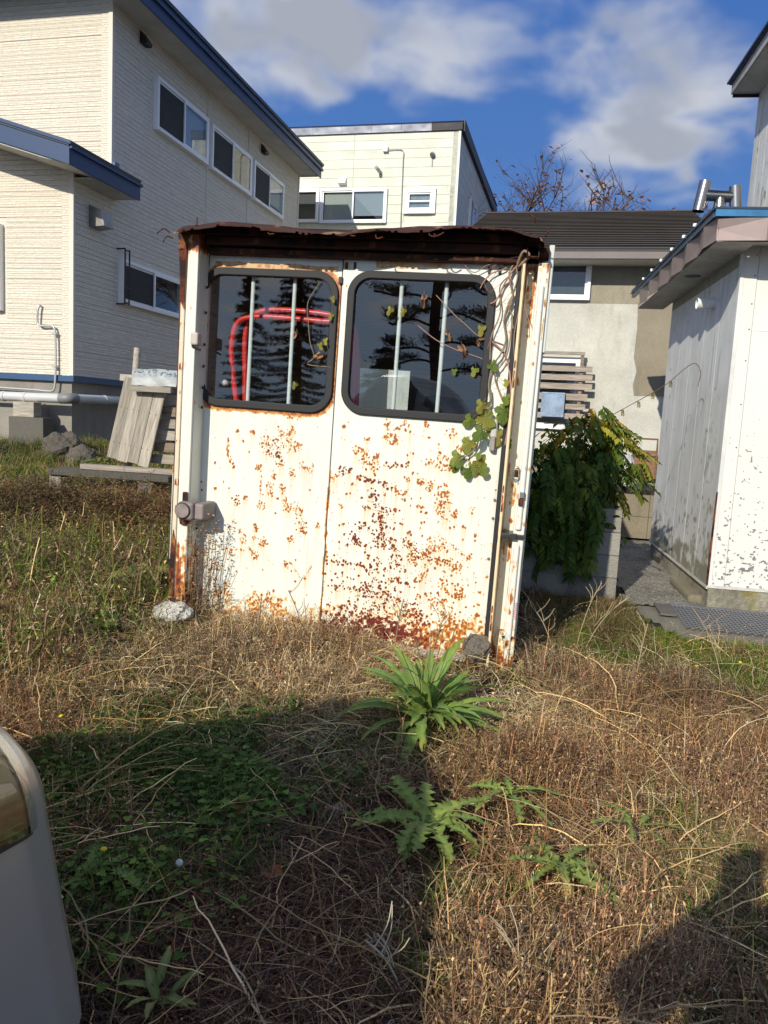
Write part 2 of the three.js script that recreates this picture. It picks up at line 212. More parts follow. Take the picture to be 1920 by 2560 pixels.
// ------------------------------------------------------------------ two-storey cream house on the left
{
  const H = thing('cream_house', 'two storey cream house with navy eaves and split stone siding beside the vacant lot', 'house', [-6.55, 0, -10], -2.3 * D2R);
  const side = M({ map: T.ledge, bumpMap: T.ledgeBump, bumpScale: .012, roughness: .9, rgb: [.86, .775, .63] });
  const trim = M({ rgb: [.7, .64, .54], roughness: .7 });
  const P = .0702, base = 1.8;
  // side wall (faces +x): built on the plane z=0 and turned; local u runs back along -z
  const sideG = new THREE.Group();
  const wins = [[1.13, 2.98, 3.02, 3.65], [2.08, 5.87, 3.88, 6.69], [4.03, 5.86, 5.85, 6.66], [5.98, 5.85, 7.7, 6.65]];
  const R = Math.PI / 2;   // u (x of the slab) -> -z
  part(H, 'wall', wallSlab([[0, base - .02], [8.8, base - .02], [8.8, 7.42], [.9, 7.42], [.9, 4.72], [0, 4.72]], wins, .16), side, [-.015, 0, 0], [0, R, 0]);
  const course = (u0, u1, y, rnd) => { const g = B(u0, y + .0025, -.003, u1, y + P - .0025, .010 + .003 * rnd); return metreUV(g, rnd * 3.7, rnd * 5.1); };
  const r = RNG(11);
  for (let k = 0; ; k++) {
    const y = base + k * P; if (y + P > 7.42) break;
    const u0 = y + P > 4.72 ? .93 : .03; let segs = [[u0, 8.77]];
    for (const [a, b, c, d] of wins) if (y + P > b - .05 && y < d + .05) segs = segs.flatMap(([p, q]) => c < p || a > q ? [[p, q]] : [[p, a - .05], [c + .05, q]]);
    for (const [a, b] of segs) if (b - a > .02) part(H, 'siding_course', course(a, b, y, r()), side, [-.015, 0, 0], [0, R, 0]);
  }
  // front of the low wing (faces +z)
  const slope = .29, wy = x => 4.70 - slope * x;   // underside of the verge rises to the left
  const wingWin = [-2.2, 2.68, -1.14, 3.88];
  part(H, 'wall', wallSlab([[-4.2, base - .02], [-.02, base - .02], [-.02, wy(0)], [-4.2, wy(-4.2)]], [wingWin], .16), side, [0, 0, -.015]);
  for (let k = 0; ; k++) {
    const y = base + k * P; if (y > 5.0) break; const xr = -.05, xl = -4.2; let hi = y + P > wy(xr) ? -(y + P - 4.70) / slope : xr; if (hi < xl + .05) break;
    let segs = [[xl, hi]]; const [a, b, c, d] = wingWin; if (y + P > b - .05 && y < d + .05) segs = segs.flatMap(([p, q]) => [[p, a - .05], [c + .05, q]]);
    for (const [p, q] of segs) if (q - p > .02) part(H, 'siding_course', course(p, q, y, r()), side, [0, 0, -.015]);
  }
  // front of the upper storey, set back .9 m
  part(H, 'wall', wallSlab([[-5.5, 4.4], [-.02, 4.4], [-.02, 8.1], [-5.5, 8.1]], [], .16), side, [0, 0, -.915]);
  for (let k = 0; ; k++) { const y = 4.66 + k * P; if (y + P > 8.1) break; part(H, 'siding_course', course(-5.5, -.05, y, r()), side, [0, 0, -.915]); }
  part(H, 'corner_trim', J(B(-.055, base, -.03, .012, 4.66, .012)), trim);
  part(H, 'corner_trim', J(B(-.055, 4.9, -.95, .012, 7.42, -.888)), trim);
  part(H, 'corner_trim', B(-.05, base, -8.82, .012, 7.42, -8.76), trim);
  for (const z of [-3.94, -5.78]) part(H, 'panel_joint', J(B(-.003, base, z - .008, .009, 5.82, z + .008), B(-.003, 6.74, z - .008, .009, 7.42, z + .008)), trim);
  // back and far walls close the house
  part(H, 'rear_wall', J(B(-5.5, .6, -8.8, -5.34, 8.1, -.95), B(-5.34, .6, -8.8, -.18, 7.42, -8.66)), side);
  part(H, 'upper_floor', B(-5.3, 4.5, -8.6, -.2, 4.56, -1.1), mt.room);
  // base flashing and foundation
  const found = M({ map: T.concrete, bumpMap: T.bumpFine, bumpScale: .004, roughness: .95, rgb: [.36, .34, .31] });
  part(H, 'base_flashing', J(B(-4.2, 1.715, -.02, .03, 1.797, .028), B(-.02, 1.714, -8.8, .029, 1.796, -.021)), M({ rgb: [.03, .08, .17], roughness: .5 }));
  part(H, 'foundation', J(B(-4.2, .3, -.2, -.04, 1.72, -.035), B(-.2, .3, -8.76, -.04, 1.72, -.2)), found);
  part(H, 'foundation_ledge', B(-4.2, .3, -.03, -.42, 1.33, .12), found);
  // roof over the wing: falls to the right
  const wr = (x) => 4.71 - slope * (x - .38);
  const roofPoly = [[.40, 4.69], [-4.4, wr(-4.4)], [-4.4, wr(-4.4) + .06], [.43, 4.75]];
  part(H, 'wing_roof', prism(roofPoly, -1.03, .66), M({ rgb: [.04, .06, .1], roughness: .5, map: T.mottle }));
  part(H, 'verge_fascia', prism([[.40, 4.465], [-4.4, wr(-4.4) - .23], [-4.4, wr(-4.4) + .02], [.40, 4.69]], .62, .645), mt.navy);
  part(H, 'verge_cap', prism([[.44, 4.70], [-4.4, wr(-4.4) + .03], [-4.4, wr(-4.4) + .075], [.44, 4.745]], .60, .675), mt.navy);
  part(H, 'eave_fascia', J(B(.375, 4.465, -1.04, .402, 4.69, .618), B(.40, 4.66, -1.06, .435, 4.70, .64)), mt.navy);
  part(H, 'wing_soffit', J(prism([[.37, 4.475], [0, 4.56], [-4.3, wy(-4.3) - .14], [-4.3, wy(-4.3) - .12], [.37, 4.50]], .0, .618), B(.0, 4.475, -1.03, .374, 4.495, 0)), mt.soffit);
  part(H, 'roof_flashing', J(B(-.34, 4.86, -.93, .06, 4.99, -.9), B(.015, 4.82, -1.02, .06, 5.0, -.93)), M({ rgb: [.06, .12, .22], roughness: .4 }));
  // main roof
  part(H, 'main_roof', prismX([[-9.02, 7.44], [-.2, 7.44], [-.2, 7.5], [-9.04, 7.5]], -6, .55), M({ rgb: [.03, .04, .06], roughness: .5 }));
  part(H, 'eave_fascia', J(B(.478, 7.16, -9.0, .5, 7.36, -.4), B(.50, 7.33, -9.03, .54, 7.375, -.38), B(.40, 7.36, -9.02, .52, 7.44, -.4)), mt.navy);
  part(H, 'main_soffit', J(B(.0, 7.2, -8.98, .477, 7.215, -.42), B(-5.5, 7.2, -9.0, .478, 7.44, -8.82)), mt.soffit);
  // windows
  const bl = [[1, M({ rgb: [.36, .37, .38], roughness: .9 })]];
    const wn = (a, b, c, d, o) => { const g = windowUnit(H, 'window', c - a, d - b, o); g.position.set(.0, (b + d) / 2, -(a + c) / 2); g.rotation.y = R; return g; };
  wn(...wins[1], { screens: [1], blinds: [0, [1, M({ rgb: [.5, .5, .51], roughness: .95 })]] });
  wn(...wins[2], { screens: [1] });
  wn(...wins[3], { screens: [1], blinds: [0, [.8, M({ rgb: [.5, .48, .42], roughness: .95 })]] });
  wn(...wins[0], { screens: [1] });
  { const g = windowUnit(H, 'window', 1.06, 1.2, { cols: 1, offset: false }); g.position.set(-1.67, 3.28, 0); }
  // vents, hood, bracket, pipes
  for (const [z, y] of [[-1.72, 7.04], [-6.52, 7.0]]) part(H, 'wall_vent', polyMesh([[0, y + .13, z - .09], [0, y + .13, z + .09], [0, y - .06, z + .09], [0, y - .06, z - .09], [.12, y - .03, z - .08], [.12, y - .03, z + .08], [.11, y - .07, z + .08], [.11, y - .07, z - .08]], [[0, 1, 5, 4], [4, 5, 6, 7], [1, 2, 6, 5], [0, 4, 7, 3], [3, 7, 6, 2]]), mt.black);
  part(H, 'vent_hood', polyMesh([[0, 4.24, -.62], [0, 4.24, -.36], [0, 3.93, -.36], [0, 3.93, -.62], [.2, 4.16, -.61], [.2, 4.16, -.37], [.24, 3.95, -.37], [.24, 3.95, -.61]], [[0, 1, 5, 4], [4, 5, 6, 7], [1, 2, 6, 5], [0, 4, 7, 3], [3, 7, 6, 2]]), M({ rgb: [.36, .34, .31], roughness: .3, metalness: .6, map: T.mottle }));
  const rail = []; for (const [za, yb, yt] of [[-1.07, 2.96, 3.78]]) rail.push(cyl([.0, yt, za], [.14, yt, za], .012), cyl([.0, yb, za], [.14, yb, za], .012), cyl([.14, yb, za], [.14, yt, za], .012), cyl([.14, yt - .02, za], [.14, yt - .02, za - .12], .012), cyl([.14, yb + .02, za], [.14, yb + .02, za - .12], .012), cyl([.14, yb, za - .12], [.14, yt, za - .12], .012), B(.13, 3.2, za - .12, .15, 3.22, za), B(.13, 3.5, za - .12, .15, 3.52, za));
  part(H, 'window_guard_rail', J(rail), mt.black);
  part(H, 'window_guard_rail', J(cyl([0, 3.78, -3.1], [.14, 3.78, -3.1], .012), cyl([.14, 2.96, -3.1], [.14, 3.78, -3.1], .012), cyl([0, 2.96, -3.1], [.14, 2.96, -3.1], .012)), mt.black);
  const cond = M({ rgb: [.5, .5, .49], roughness: .4, metalness: .4 });
  part(H, 'conduit', J(tube([[-.5, 2.74, .0], [-.5, 2.76, .04], [-.52, 2.72, .055], [-.525, 2.5, .055], [-.49, 2.478, .055], [-.29, 2.478, .055], [-.262, 2.45, .055], [-.256, 1.62, .055], [-.28, 1.575, .055], [-.6, 1.572, .055]], .016, 80, 8), cyl([-.6, 1.572, .055], [-2.4, 1.6, .055], .015), B(-.29, 2.36, .02, -.225, 2.39, .075), B(-.285, 1.9, .02, -.225, 1.93, .075)), cond);
}
// fat drain pipe in front of the foundation
{
  const p = thing('drain_pipe', 'thick pale drain pipe running along the foundation of the cream house', 'pipe', [-6.42, 1.47, -9.72], -2.3 * D2R);
  part(p, 'pipe', cyl([-3.6, -.03, 0], [-.08, 0, 0], .065, .065, 20), mt.pvc);
  part(p, 'pipe', cyl([0, .005, -.08], [.0, .03, -3.2], .065, .065, 20), mt.pvc);
  part(p, 'elbow', tube([[-.14, 0, 0], [-.05, .002, 0], [-.014, .004, -.014], [0, .005, -.05], [0, .006, -.14]], .074, 20, 18), mt.pvcDark);
  for (const x of [-1.05, -.7, -1.6]) part(p, 'collar', cyl([x - .02, -.03 + .008 * (x + 3.6), 0], [x + .02, -.03 + .008 * (x + 3.6), 0], .072, .072, 18), mt.pvc);
  part(p, 'collar', cyl([0, .012, -.8], [0, .012, -.84], .072, .072, 18), mt.pvc);
  const b = thing('pipe_support_block', 'small timber block holding up the drain pipe', 'block', [-7.05, 0, -9.7], .1);
  part(b, 'timber', B(-.16, 1.19, -.1, .14, 1.395, .1), mt.woodPale); part(b, 'stone_base', B(-.2, .8, -.14, .3, 1.187, .14), mt.concreteDark);
}

// ------------------------------------------------------------------ pale two-storey house behind
{
  const H = thing('pale_green_house', 'pale green two storey house with wide siding boards and metal roof edge behind the box', 'house', [-2.453, 0, -20], -2.5 * D2R);
  const side = M({ rgb: [.8, .8, .66], map: T.fine, roughness: .75 }), vt = M({ rgb: [.8, .8, .7], roughness: .7 });
  const wins = [[-4.95, 6.4, -3.61, 7.25], [-3.58, 6.38, -1.79, 7.24], [-1.35, 6.6, -.53, 7.22]];
  part(H, 'wall', wallSlab([[-9, .4], [-.02, .4], [-.02, 8.6], [-9, 8.6]], wins, .16), side, [0, 0, -.015]);
  part(H, 'wall', wallSlab([[0, .4], [8, .4], [8, 8.6], [0, 8.6]], [[2.1, 6.7, 3.4, 7.6]], .16), side, [-.015, 0, 0], [0, Math.PI / 2, 0]);
  part(H, 'rear_wall', J(B(-9, .4, -8, -8.85, 8.6, -.2), B(-8.8, .4, -8, -.2, 8.6, -7.85), B(-8.8, 5.2, -7.8, -.2, 5.3, -.3)), side);
  for (let k = 0; k < 15; k++) {
    const y = 8.417 - k * .2257, a = k ? y + .004 : y + .004, b = k ? y + .2217 : 8.58; let segs = [[-9, -2.733], [-2.715, -.04]];
    for (const w of wins) if (b > w[1] - .01 && a < w[3] + .01) segs = segs.flatMap(([p, q]) => w[2] < p || w[0] > q ? [[p, q]] : [[p, w[0]], [w[2], q]]);
    for (const [p, q] of segs) if (q - p > .02) part(H, 'siding_board', metreUV(B(p, a, -.014, q, b, .0), k * .37 + p, k * .91), side);
    let s2 = [[.04, 8]]; if (b > 6.7 && a < 7.6) s2 = [[.04, 2.1], [3.4, 8]];
    for (const [p, q] of s2) part(H, 'siding_board', metreUV(B(p, a, -.014, q, b, 0), k * .37, k * .91), side, null, [0, Math.PI / 2, 0]);
  }
  part(H, 'corner_trim', B(-.045, .5, -.05, .014, 8.57, .014), vt);
  const foil = M({ rgb: [.42, .41, .42], metalness: .9, roughness: .28, bumpMap: T.bumpWave, bumpScale: .03 }), dark = M({ rgb: [.05, .045, .048], roughness: .45, metalness: .5, bumpMap: T.bumpWave, bumpScale: .02 });
  for (let i = 0; i < 10; i++) { const x1 = .05 - i * .78, x0 = x1 - .775; part(H, 'roof_edge_panel', polyMesh([[x0, 8.59, .05], [x1, 8.59, .05], [x1, 8.75, .075], [x0, 8.75, .075], [x1, 8.81, .0], [x0, 8.81, .0], [x0, 8.59, -.02], [x1, 8.59, -.02]], [[0, 1, 2, 3], [3, 2, 4, 5], [0, 6, 7, 1]]), i > 0 && i < 6 ? foil : dark); }
  part(H, 'roof', polyMesh([[-9.2, 8.81, .02], [.06, 8.81, .02], [.1, 8.95, -8.2], [-9.2, 8.95, -8.2]], [[0, 1, 2, 3]]), dark);
  part(H, 'verge', J(B(.0, 8.58, -8.2, .09, 8.86, -.022)), mt.black);
  for (const [w, o] of [[wins[0], { blinds: [[1, M({ rgb: [.3, .31, .33] })], [1, mt.black]] }], [wins[1], { blinds: [[1, M({ rgb: [.42, .42, .38], roughness: .95 })], [.82, M({ rgb: [.3, .34, .38], roughness: .95 })]] }], [wins[2], { cols: 1, offset: false, frame: .11, blinds: [[1, M({ rgb: [.33, .38, .42], roughness: .95, map: T.mottle })]] }]]) { const g = windowUnit(H, 'window', w[2] - w[0], w[3] - w[1], o); g.position.set((w[0] + w[2]) / 2, (w[1] + w[3]) / 2, 0); if (w === wins[2]) part(g, 'glazing_bar', B(-.27, -.02, .03, .27, .01, .05), mt.vinyl); }
  { const g = windowUnit(H, 'window', 1.3, .9, { blinds: [[1, mt.black]] }); g.position.set(0, 7.15, -2.75); g.rotation.y = Math.PI / 2; }
  part(H, 'junction_box', B(-1.955, 8.12, 0, -1.83, 8.25, .09), vt);
  part(H, 'cable', tube([[-1.83, 8.17, .04], [-1.5, 8.168, .04], [-1.43, 8.12, .04], [-1.425, 7.9, .04], [-1.4, 6.2, .04]], .012, 60, 6), M({ rgb: [.4, .4, .36] }));
  part(H, 'round_vent', J(cyl([-.675, 8.02, 0], [-.675, 8.02, .08], .07, .06, 16), cyl([-.675, 8.02, .08], [-.675, 7.99, .11], .05, .05, 12), B(-.685, 7.745, .0, -.665, 7.96, .02)), mt.pvcDark);
  part(H, 'exhaust_pipe', J(cyl([-2.0, 7.62, 0], [-2.06, 7.68, .26], .045, .045, 14)), M({ rgb: [.3, .3, .28], metalness: .7, roughness: .4 }));
  part(H, 'vent_cover', polyMesh([[-3.11, 7.52, 0], [-2.9, 7.52, 0], [-2.9, 7.34, 0], [-3.11, 7.34, 0], [-3.1, 7.5, .05], [-2.91, 7.5, .05], [-2.91, 7.36, .12], [-3.1, 7.36, .12]], [[4, 5, 6, 7], [0, 1, 5, 4], [0, 4, 7, 3], [1, 2, 6, 5], [3, 7, 6, 2]]), vt);
}

// ------------------------------------------------------------------ low grey house with ribbed dark roof
{
  const H = thing('grey_outbuilding', 'low grey plastered house with dark ribbed metal roof behind the leafy shrub', 'house', [0, 0, -12], -2.5 * D2R);
  const gr = (r, g, b) => M({ map: T.concrete, bumpMap: T.bumpFine, bumpScale: .002, roughness: .93, rgb: [r, g, b] });
  const pale = gr(.71, .715, .69), tan = gr(.42, .385, .315), mid = gr(.6, .58, .5);
  const wins = [[-.6, 3.3, .582, 3.885], [-1.2, 1.4, .55, 2.47]];
  part(H, 'wall', wallSlab([[-2.4, 1.08], [2.32, 1.08], [2.32, 3.95], [-2.4, 3.95]], wins, .18), pale);
  // plaster fields, each proud of the wall by a few millimetres
  part(H, 'plaster_patch', B(.6, 3.262, .0, 2.3, 3.9, .006), tan);
  part(H, 'plaster_patch', prism([[1.272, 3.262], [2.3, 3.262], [2.3, 1.96], [1.33, 1.95], [1.30, 2.1], [1.335, 2.3], [1.28, 2.5], [1.29, 2.9]], 0, .005), gr(.36, .32, .255));
  part(H, 'plaster_patch', B(-2.4, 2.5, .0, .556, 3.262, .004), pale); part(H, 'plaster_patch', B(.566, 1.08, .0, 1.27, 3.262, .004), gr(.7, .7, .665));
  part(H, 'foundation', B(-2.4, .3, -.18, 2.32, 1.06, -.02), gr(.3, .28, .22));
  part(H, 'drip_strip', B(-2.4, 1.06, -.02, 2.33, 1.08, .02), mt.black);
  part(H, 'rear_wall', J(B(-2.4, .3, -7.8, -2.25, 3.95, -.2), B(2.17, .3, -7.8, 2.32, 3.95, -.2), B(-2.4, .3, -7.95, 2.32, 3.95, -7.8)), pale);
  for (const [w, o] of [[wins[0], { cols: 1, offset: false, frame: .045, blinds: [[1, M({ rgb: [.07, .09, .11], roughness: .7, map: T.mottle })]] }], [wins[1], { cols: 2 }]]) { const g = windowUnit(H, 'window', w[2] - w[0], w[3] - w[1], o); g.position.set((w[0] + w[2]) / 2, (w[1] + w[3]) / 2, 0); }
  const rm = M({ rgb: [.1, .088, .08], roughness: .8, map: T.fine, specularIntensity: .3 }), fm = M({ rgb: [.2, .17, .16], roughness: .55, map: T.fine });
  const N = 22, sx0 = -1.15, e = [.56, 3.955], rg = [-3.66, 5.49];
  for (let k = 0; k < N; k++) { const z0 = mix(e[0], rg[0], k / N), z1 = mix(e[0], rg[0], (k + 1) / N), y0 = mix(e[1], rg[1], k / N), y1 = mix(e[1], rg[1], (k + 1) / N); part(H, 'roof_panel', prismX([[z0, y0 + .013], [z0, y0 + .021], [z1 - .03, y1 + .006], [z1 - .03, y1 + .001]], sx0 - .35 + .0, 2.36), rm); }
  part(H, 'gap_shade_underlay', prismX([[e[0] - .01, e[1] - .03], [e[0] - .01, e[1] - .004], [rg[0], rg[1] - .004], [rg[0], rg[1] - .04]], sx0 - .34, 2.35), mt.black);  // black sheet supplies the shadow tone in the gaps under the panels
  part(H, 'roof_ridge', prismX([[rg[0] + .06, rg[1]], [rg[0], rg[1] + .04], [rg[0] - .06, rg[1]]], sx0 - .35, 2.37), rm);
  part(H, 'roof_back', prismX([[rg[0], rg[1] - .01], [rg[0], rg[1]], [-8.2, 4.0], [-8.2, 3.97]], sx0 - .35, 2.36), rm);
  part(H, 'gable', J(prismX([[.0, 3.95], [rg[0], rg[1] - .05], [-7.8, 3.95]], 2.19, 2.31), prismX([[.0, 3.95], [rg[0], rg[1] - .05], [-7.8, 3.95]], -1.45, -1.33)), pale);
  part(H, 'eave_fascia', B(-1.5, 3.905, .5, 2.36, 3.955, .53), fm); part(H, 'eave_fascia', B(-1.5, 3.8, .488, 2.36, 3.903, .512), fm);
  part(H, 'soffit', B(-1.5, 3.79, .0, 2.33, 3.8, .486), mt.soffit);
}
// timber slat screen in front of the low window
{
  const S = thing('slat_screen', 'weathered wooden slat screen fixed in front of the low window of the grey house', 'screen', [0, 0, -11.82], -2.5 * D2R);
  for (const [y0, y1, x1] of [[2.252, 2.331, .70], [2.123, 2.207, .71], [1.992, 2.078, .715], [1.834, 1.93, .66], [1.7, 1.78, .64], [1.56, 1.64, .65]]) part(S, 'slat', B(-1.3, y0, .0, x1, y1, .025), M({ map: T.wood, bumpMap: T.wood, bumpScale: .002, roughness: .9, rgb: [.62, .54, .49] }));
  for (const x of [.52, -.9]) part(S, 'post', B(x, .62, -.06, x + .05, 2.5, -.002), mt.woodDark);
  part(S, 'top_rail', B(-1.2, 2.5, -.06, .58, 2.54, -.005), mt.wood);
}
{
  const g = new THREE.PlaneGeometry(.335, .35, 14, 12), p = g.attributes.position; for (let i = 0; i < p.count; i++) p.setZ(i, .008 * Math.sin(p.getX(i) * 30) * (.4 - p.getY(i)) + .004 * Math.sin(p.getX(i) * 71 + p.getY(i) * 20)); g.computeVertexNormals();
  const t = thing('blue_towel', 'pale blue towel hung over a slat of the wooden screen', 'towel', [.05, 0, -11.76], -2.5 * D2R);
  const tm = M({ rgb: [.42, .55, .72], roughness: 1, map: T.mottle, bumpMap: T.bumpFine, bumpScale: .01, side: THREE.DoubleSide });
  part(t, 'cloth', g, tm, [.12, 1.755, .03]); part(t, 'fold_over', B(-.047, 1.92, -.03, .287, 1.935, .036), tm);
}
{
  const t = thing('wooden_tray', 'shallow orange brown wooden tray leaning on the grey wall', 'tray', [1.55, .76, -11.88], -2.5 * D2R); t.rotation.x = -.16;
  const tm = M({ rgb: [.36, .19, .1], map: T.wood, roughness: .7 }), te = M({ rgb: [.3, .15, .08], map: T.wood, roughness: .7 });
  part(t, 'board', B(-.15, .0, 0, .16, .56, .012), tm);
  part(t, 'rim', B(-.17, 0, 0, -.151, .56, .05), te); part(t, 'rim', B(.161, 0, 0, .18, .56, .05), te); part(t, 'rim', B(-.17, .561, 0, .18, .58, .05), te); part(t, 'rim', B(-.17, -.02, 0, .18, -.001, .05), te);
  const s = thing('low_stool', 'small grey stand under the leaning wooden tray', 'stand', [1.52, .64, -11.82]);
  part(s, 'top', B(-.09, .07, -.06, .09, .1, .06), mt.concreteDark); part(s, 'leg', B(-.05, 0, -.03, .05, .069, .03), mt.concreteDark);
}
{
  // crumpled plastic sacks by the tray
  const r = RNG(5); const mk = (name, label, x, y, z, sx, sy, sz, m) => { const g = new THREE.IcosahedronGeometry(1, 3), p = g.attributes.position; for (let i = 0; i < p.count; i++) { const a = V(p.getX(i), p.getY(i), p.getZ(i)), n = 1 + .5 * (fbm(a.x * 2.2 + 5 + x, a.y * 2.2 + a.z * 1.7 + 9, 3, 400) - .5); p.setXYZ(i, a.x * sx * n, Math.max(-.75, a.y) * sy * n, a.z * sz * n); } g.computeVertexNormals(); g.translate(x, y, z); single(name, label, 'sack', g, m); };
  mk('plastic_sack', 'crumpled white and grey plastic sack beside the leaning tray', 1.3, .87, -11.75, .1, .24, .09, M({ rgb: [.55, .56, .58], roughness: .4, map: T.mottle }));
  mk('folded_tarp', 'small folded pale tarp on the ground in front of the tray', 1.36, .7, -11.55, .14, .1, .1, M({ rgb: [.5, .52, .5], roughness: .5, map: T.mottle }));
}

// ------------------------------------------------------------------ white building on the right
{
  const H = thing('white_building', 'peeling white panel building with blue edged eave on the right', 'building', [1.489, 0, -6.776], 2.5 * D2R);
  // side boards: weathered grey-white, dirt and algae rising in ragged runs from the ground
  const sideTex = tex(512, 1024, (u, v) => { const y = v * 2.8, n = fbm(u * 8, v * 10, 5, 501, 8, 10), st = fbm(u * 26, v * 2, 4, 502, 26, 2), k = .83 + .12 * (n - .5) + .12 * (st - .5); let c = [k, k * 1.0, k * .985]; const dirt = sm(.5, .72, fbm(u * 34, v * 38, 4, 503, 34, 38) * .6 + .35 * st + .5 * Math.exp(-Math.max(0, y - .1) * 3.2) - .1); c = mix3(c, [.44, .42, .33], dirt * .7); const run = sm(.6, .75, st) * sm(.4, .65, n); return mix3(c, [.62, .63, .62], run * .5); }, { size: [2.7, 2.8] });
  const sideM = M({ map: sideTex, roughness: .75, rgb: [1, 1, 1] });
  const frontTex = tex(1024, 1024, (u, v) => { const y = v * 2.8; const k = .875 + .05 * (fbm(u * 6, v * 6, 4, 511, 6) - .5); let c = [k, k * .985, k * .945]; const f = fbm(u * 110, v * 150, 3, 512, 110, 150), big = fbm(u * 9, v * 9, 3, 513, 9), thr = .65 + .16 * sm(.2, 1.1, y) - .16 * (big - .5); if (y < 1.5) { const m = sm(thr, thr + .02, f); c = mix3(c, mix3([.5, .5, .49], [.36, .36, .36], big), m * .9); } return c; }, { size: [2.8, 3.1] });
  const frontM = M({ map: frontTex, roughness: .6, bumpMap: T.bumpWave, bumpScale: .004 });
  const seams = [0, .5, 1.0, 1.5, 2.0, 2.62];
  for (let i = 0; i < 5; i++) part(H, 'side_board', metreUV(B(.0, .175, -seams[i + 1] + .004, .03, 2.95, -seams[i] - (i ? .004 : .02))), sideM);
  part(H, 'side_backing', B(.012, .16, -2.6, .1, 2.95, -.03), M({ rgb: [.7, .7, .68] }));
  part(H, 'corner_board', J(B(-.006, .17, -.045, .024, 2.96, .014)), M({ rgb: [.78, .77, .72], map: T.fine, roughness: .6 }));
  part(H, 'rust_strip', prism([[-.012, .19], [-.002, .19], [.0, .98], [-.006, .97], [-.01, .7], [-.014, .45]], .0, .03).translate(-.002, 0, -.012), M({ map: T.rustSteel, roughness: .95, rgb: [.9, .75, .7] }));
  part(H, 'front_panel', metreUV(B(.13, .19, -.03, 3.2, 2.96, .0), .4), frontM); 
  part(H, 'front_trim', B(.026, .19, -.03, .124, 2.96, .010), frontM);
  part(H, 'front_seam', B(.13, 2.29, .0, 3.2, 2.297, .003), frontM);
  const nail = []; for (const y of [.5, .9, 1.35, 1.7, 2.05, 2.3, 2.5, 2.72, 2.88]) nail.push(cyl([.105, y, .01], [.105, y, .014], .006, .005, 8)); part(H, 'nail_heads', J(nail), M({ rgb: [.12, .08, .06] }));
  part(H, 'base_rail', J(B(-.012, .155, -2.62, .03, .174, -.001), B(.0, .168, .001, 3.2, .189, .022)), M({ rgb: [.66, .64, .58], map: T.mottle }));
  const baseTex = tex(512, 256, (u, v) => { const n = fbm(u * 10, v * 4, 5, 521, 10, 4), f = fbm(u * 70, v * 30, 3, 522, 70, 30), k = .56 + .25 * (n - .5) + .2 * (f - .5); return mix3([k, k * .96, k * .84], [.5, .44, .2], sm(.52, .68, fbm(u * 7 + 2, v * 3, 4, 523, 7, 3)) * .8); }, { size: [2, 1] });
  part(H, 'foundation', J(B(.012, -.3, -2.6, .3, .156, -.02), B(.004, -.3, -.019, 3.2, .167, .012)), M({ map: baseTex, bumpMap: T.bumpFine, bumpScale: .006, roughness: .95 }));
  part(H, 'rear_wall', J(B(.101, .16, -2.62, 3.2, 2.95, -2.5), B(3.1, .16, -2.5, 3.2, 2.95, -.05), B(.1, 2.3, -2.5, 3.1, 2.4, -.04)), mt.white);
  // eave
  const soff = M({ rgb: [.6, .58, .52], map: T.mottle, roughness: .85 });
  part(H, 'soffit', J(B(-.29, 2.9, -3.15, .0, 2.912, .355), B(.0, 2.945, .016, 3.2, 2.957, .355), B(0, 2.9, .30, 3.2, 2.945, .354)), soff);
  part(H, 'soffit_vent', cyl([-.15, 2.897, -1.03], [-.15, 2.903, -1.03], .075, .075, 20), mt.black);
  const fas = M({ rgb: [.33, .25, .23], roughness: .45, metalness: .3, map: T.fine });
  // pressed diamond creases: each length of fascia is a shallow folded plate
  const fold = (u0, u1, y0, y1, at) => { const um = (u0 + u1) / 2, ym = (y0 + y1) / 2, v = [[u0, y0, 0], [u1, y0, 0], [u1, y1, 0], [u0, y1, 0], [um, y0, .032], [u1, ym, -.012], [um, y1, .032], [u0, ym, -.012]]; return polyMesh(v.map(at), [[0, 4, 7], [4, 1, 5], [5, 2, 6], [6, 3, 7], [7, 4, 6], [4, 5, 6]]); };
  for (let i = 0; i < 6; i++) part(H, 'fascia_panel', fold(-.355 + i * .585, -.355 + (i + 1) * .58, 2.905, 3.075, ([u, y, d]) => [-.297 - d, y, -u]), fas);
  for (let i = 0; i < 5; i++) part(H, 'fascia_panel', fold(-.297 + i * .7, -.297 + (i + 1) * .695, 2.905, 3.07, ([u, y, d]) => [u, y, .358 + d]), fas);
  const blueT = M({ rgb: [.04, .2, .42], roughness: .45, map: T.mottle }), blueD = M({ rgb: [.04, .1, .17], roughness: .4, map: T.mottle });
  part(H, 'drip_edge', B(-.325, 3.078, .34, 3.2, 3.128, .385), blueT);
  part(H, 'drip_edge', J(B(-.33, 3.08, -3.5, -.29, 3.13, .339), B(-.345, 3.128, -3.52, -.29, 3.145, .36)), blueD);
  part(H, 'roof', polyMesh([[-.345, 3.146, .39], [3.2, 3.146, .39], [3.2, 3.34, -3.5], [-.345, 3.16, -3.5], [-.345, 3.13, .39], [3.2, 3.13, .39]], [[0, 1, 2, 3], [4, 5, 1, 0]]), M({ rgb: [.03, .06, .1], roughness: .4, metalness: .3 }));
  part(H, 'roof_fastener', J([-2.6, -2.1, -1.6, -1.1, -.6, -.2].map(z => B(-.36, 3.14, z - .012, -.335, 3.165, z + .012))), mt.vinyl);
  // short round pipe through the wall, with its stain of soot running down the boards
  const vp = part(H, 'wall_pipe', J(cyl([0, 2.615, -.75], [-.15, 2.61, -.75], .052, .052, 22, true), cyl([0, 2.615, -.75], [-.148, 2.61, -.75], .047, .047, 22, true)), M({ rgb: [.72, .72, .7], roughness: .4, side: THREE.DoubleSide }));
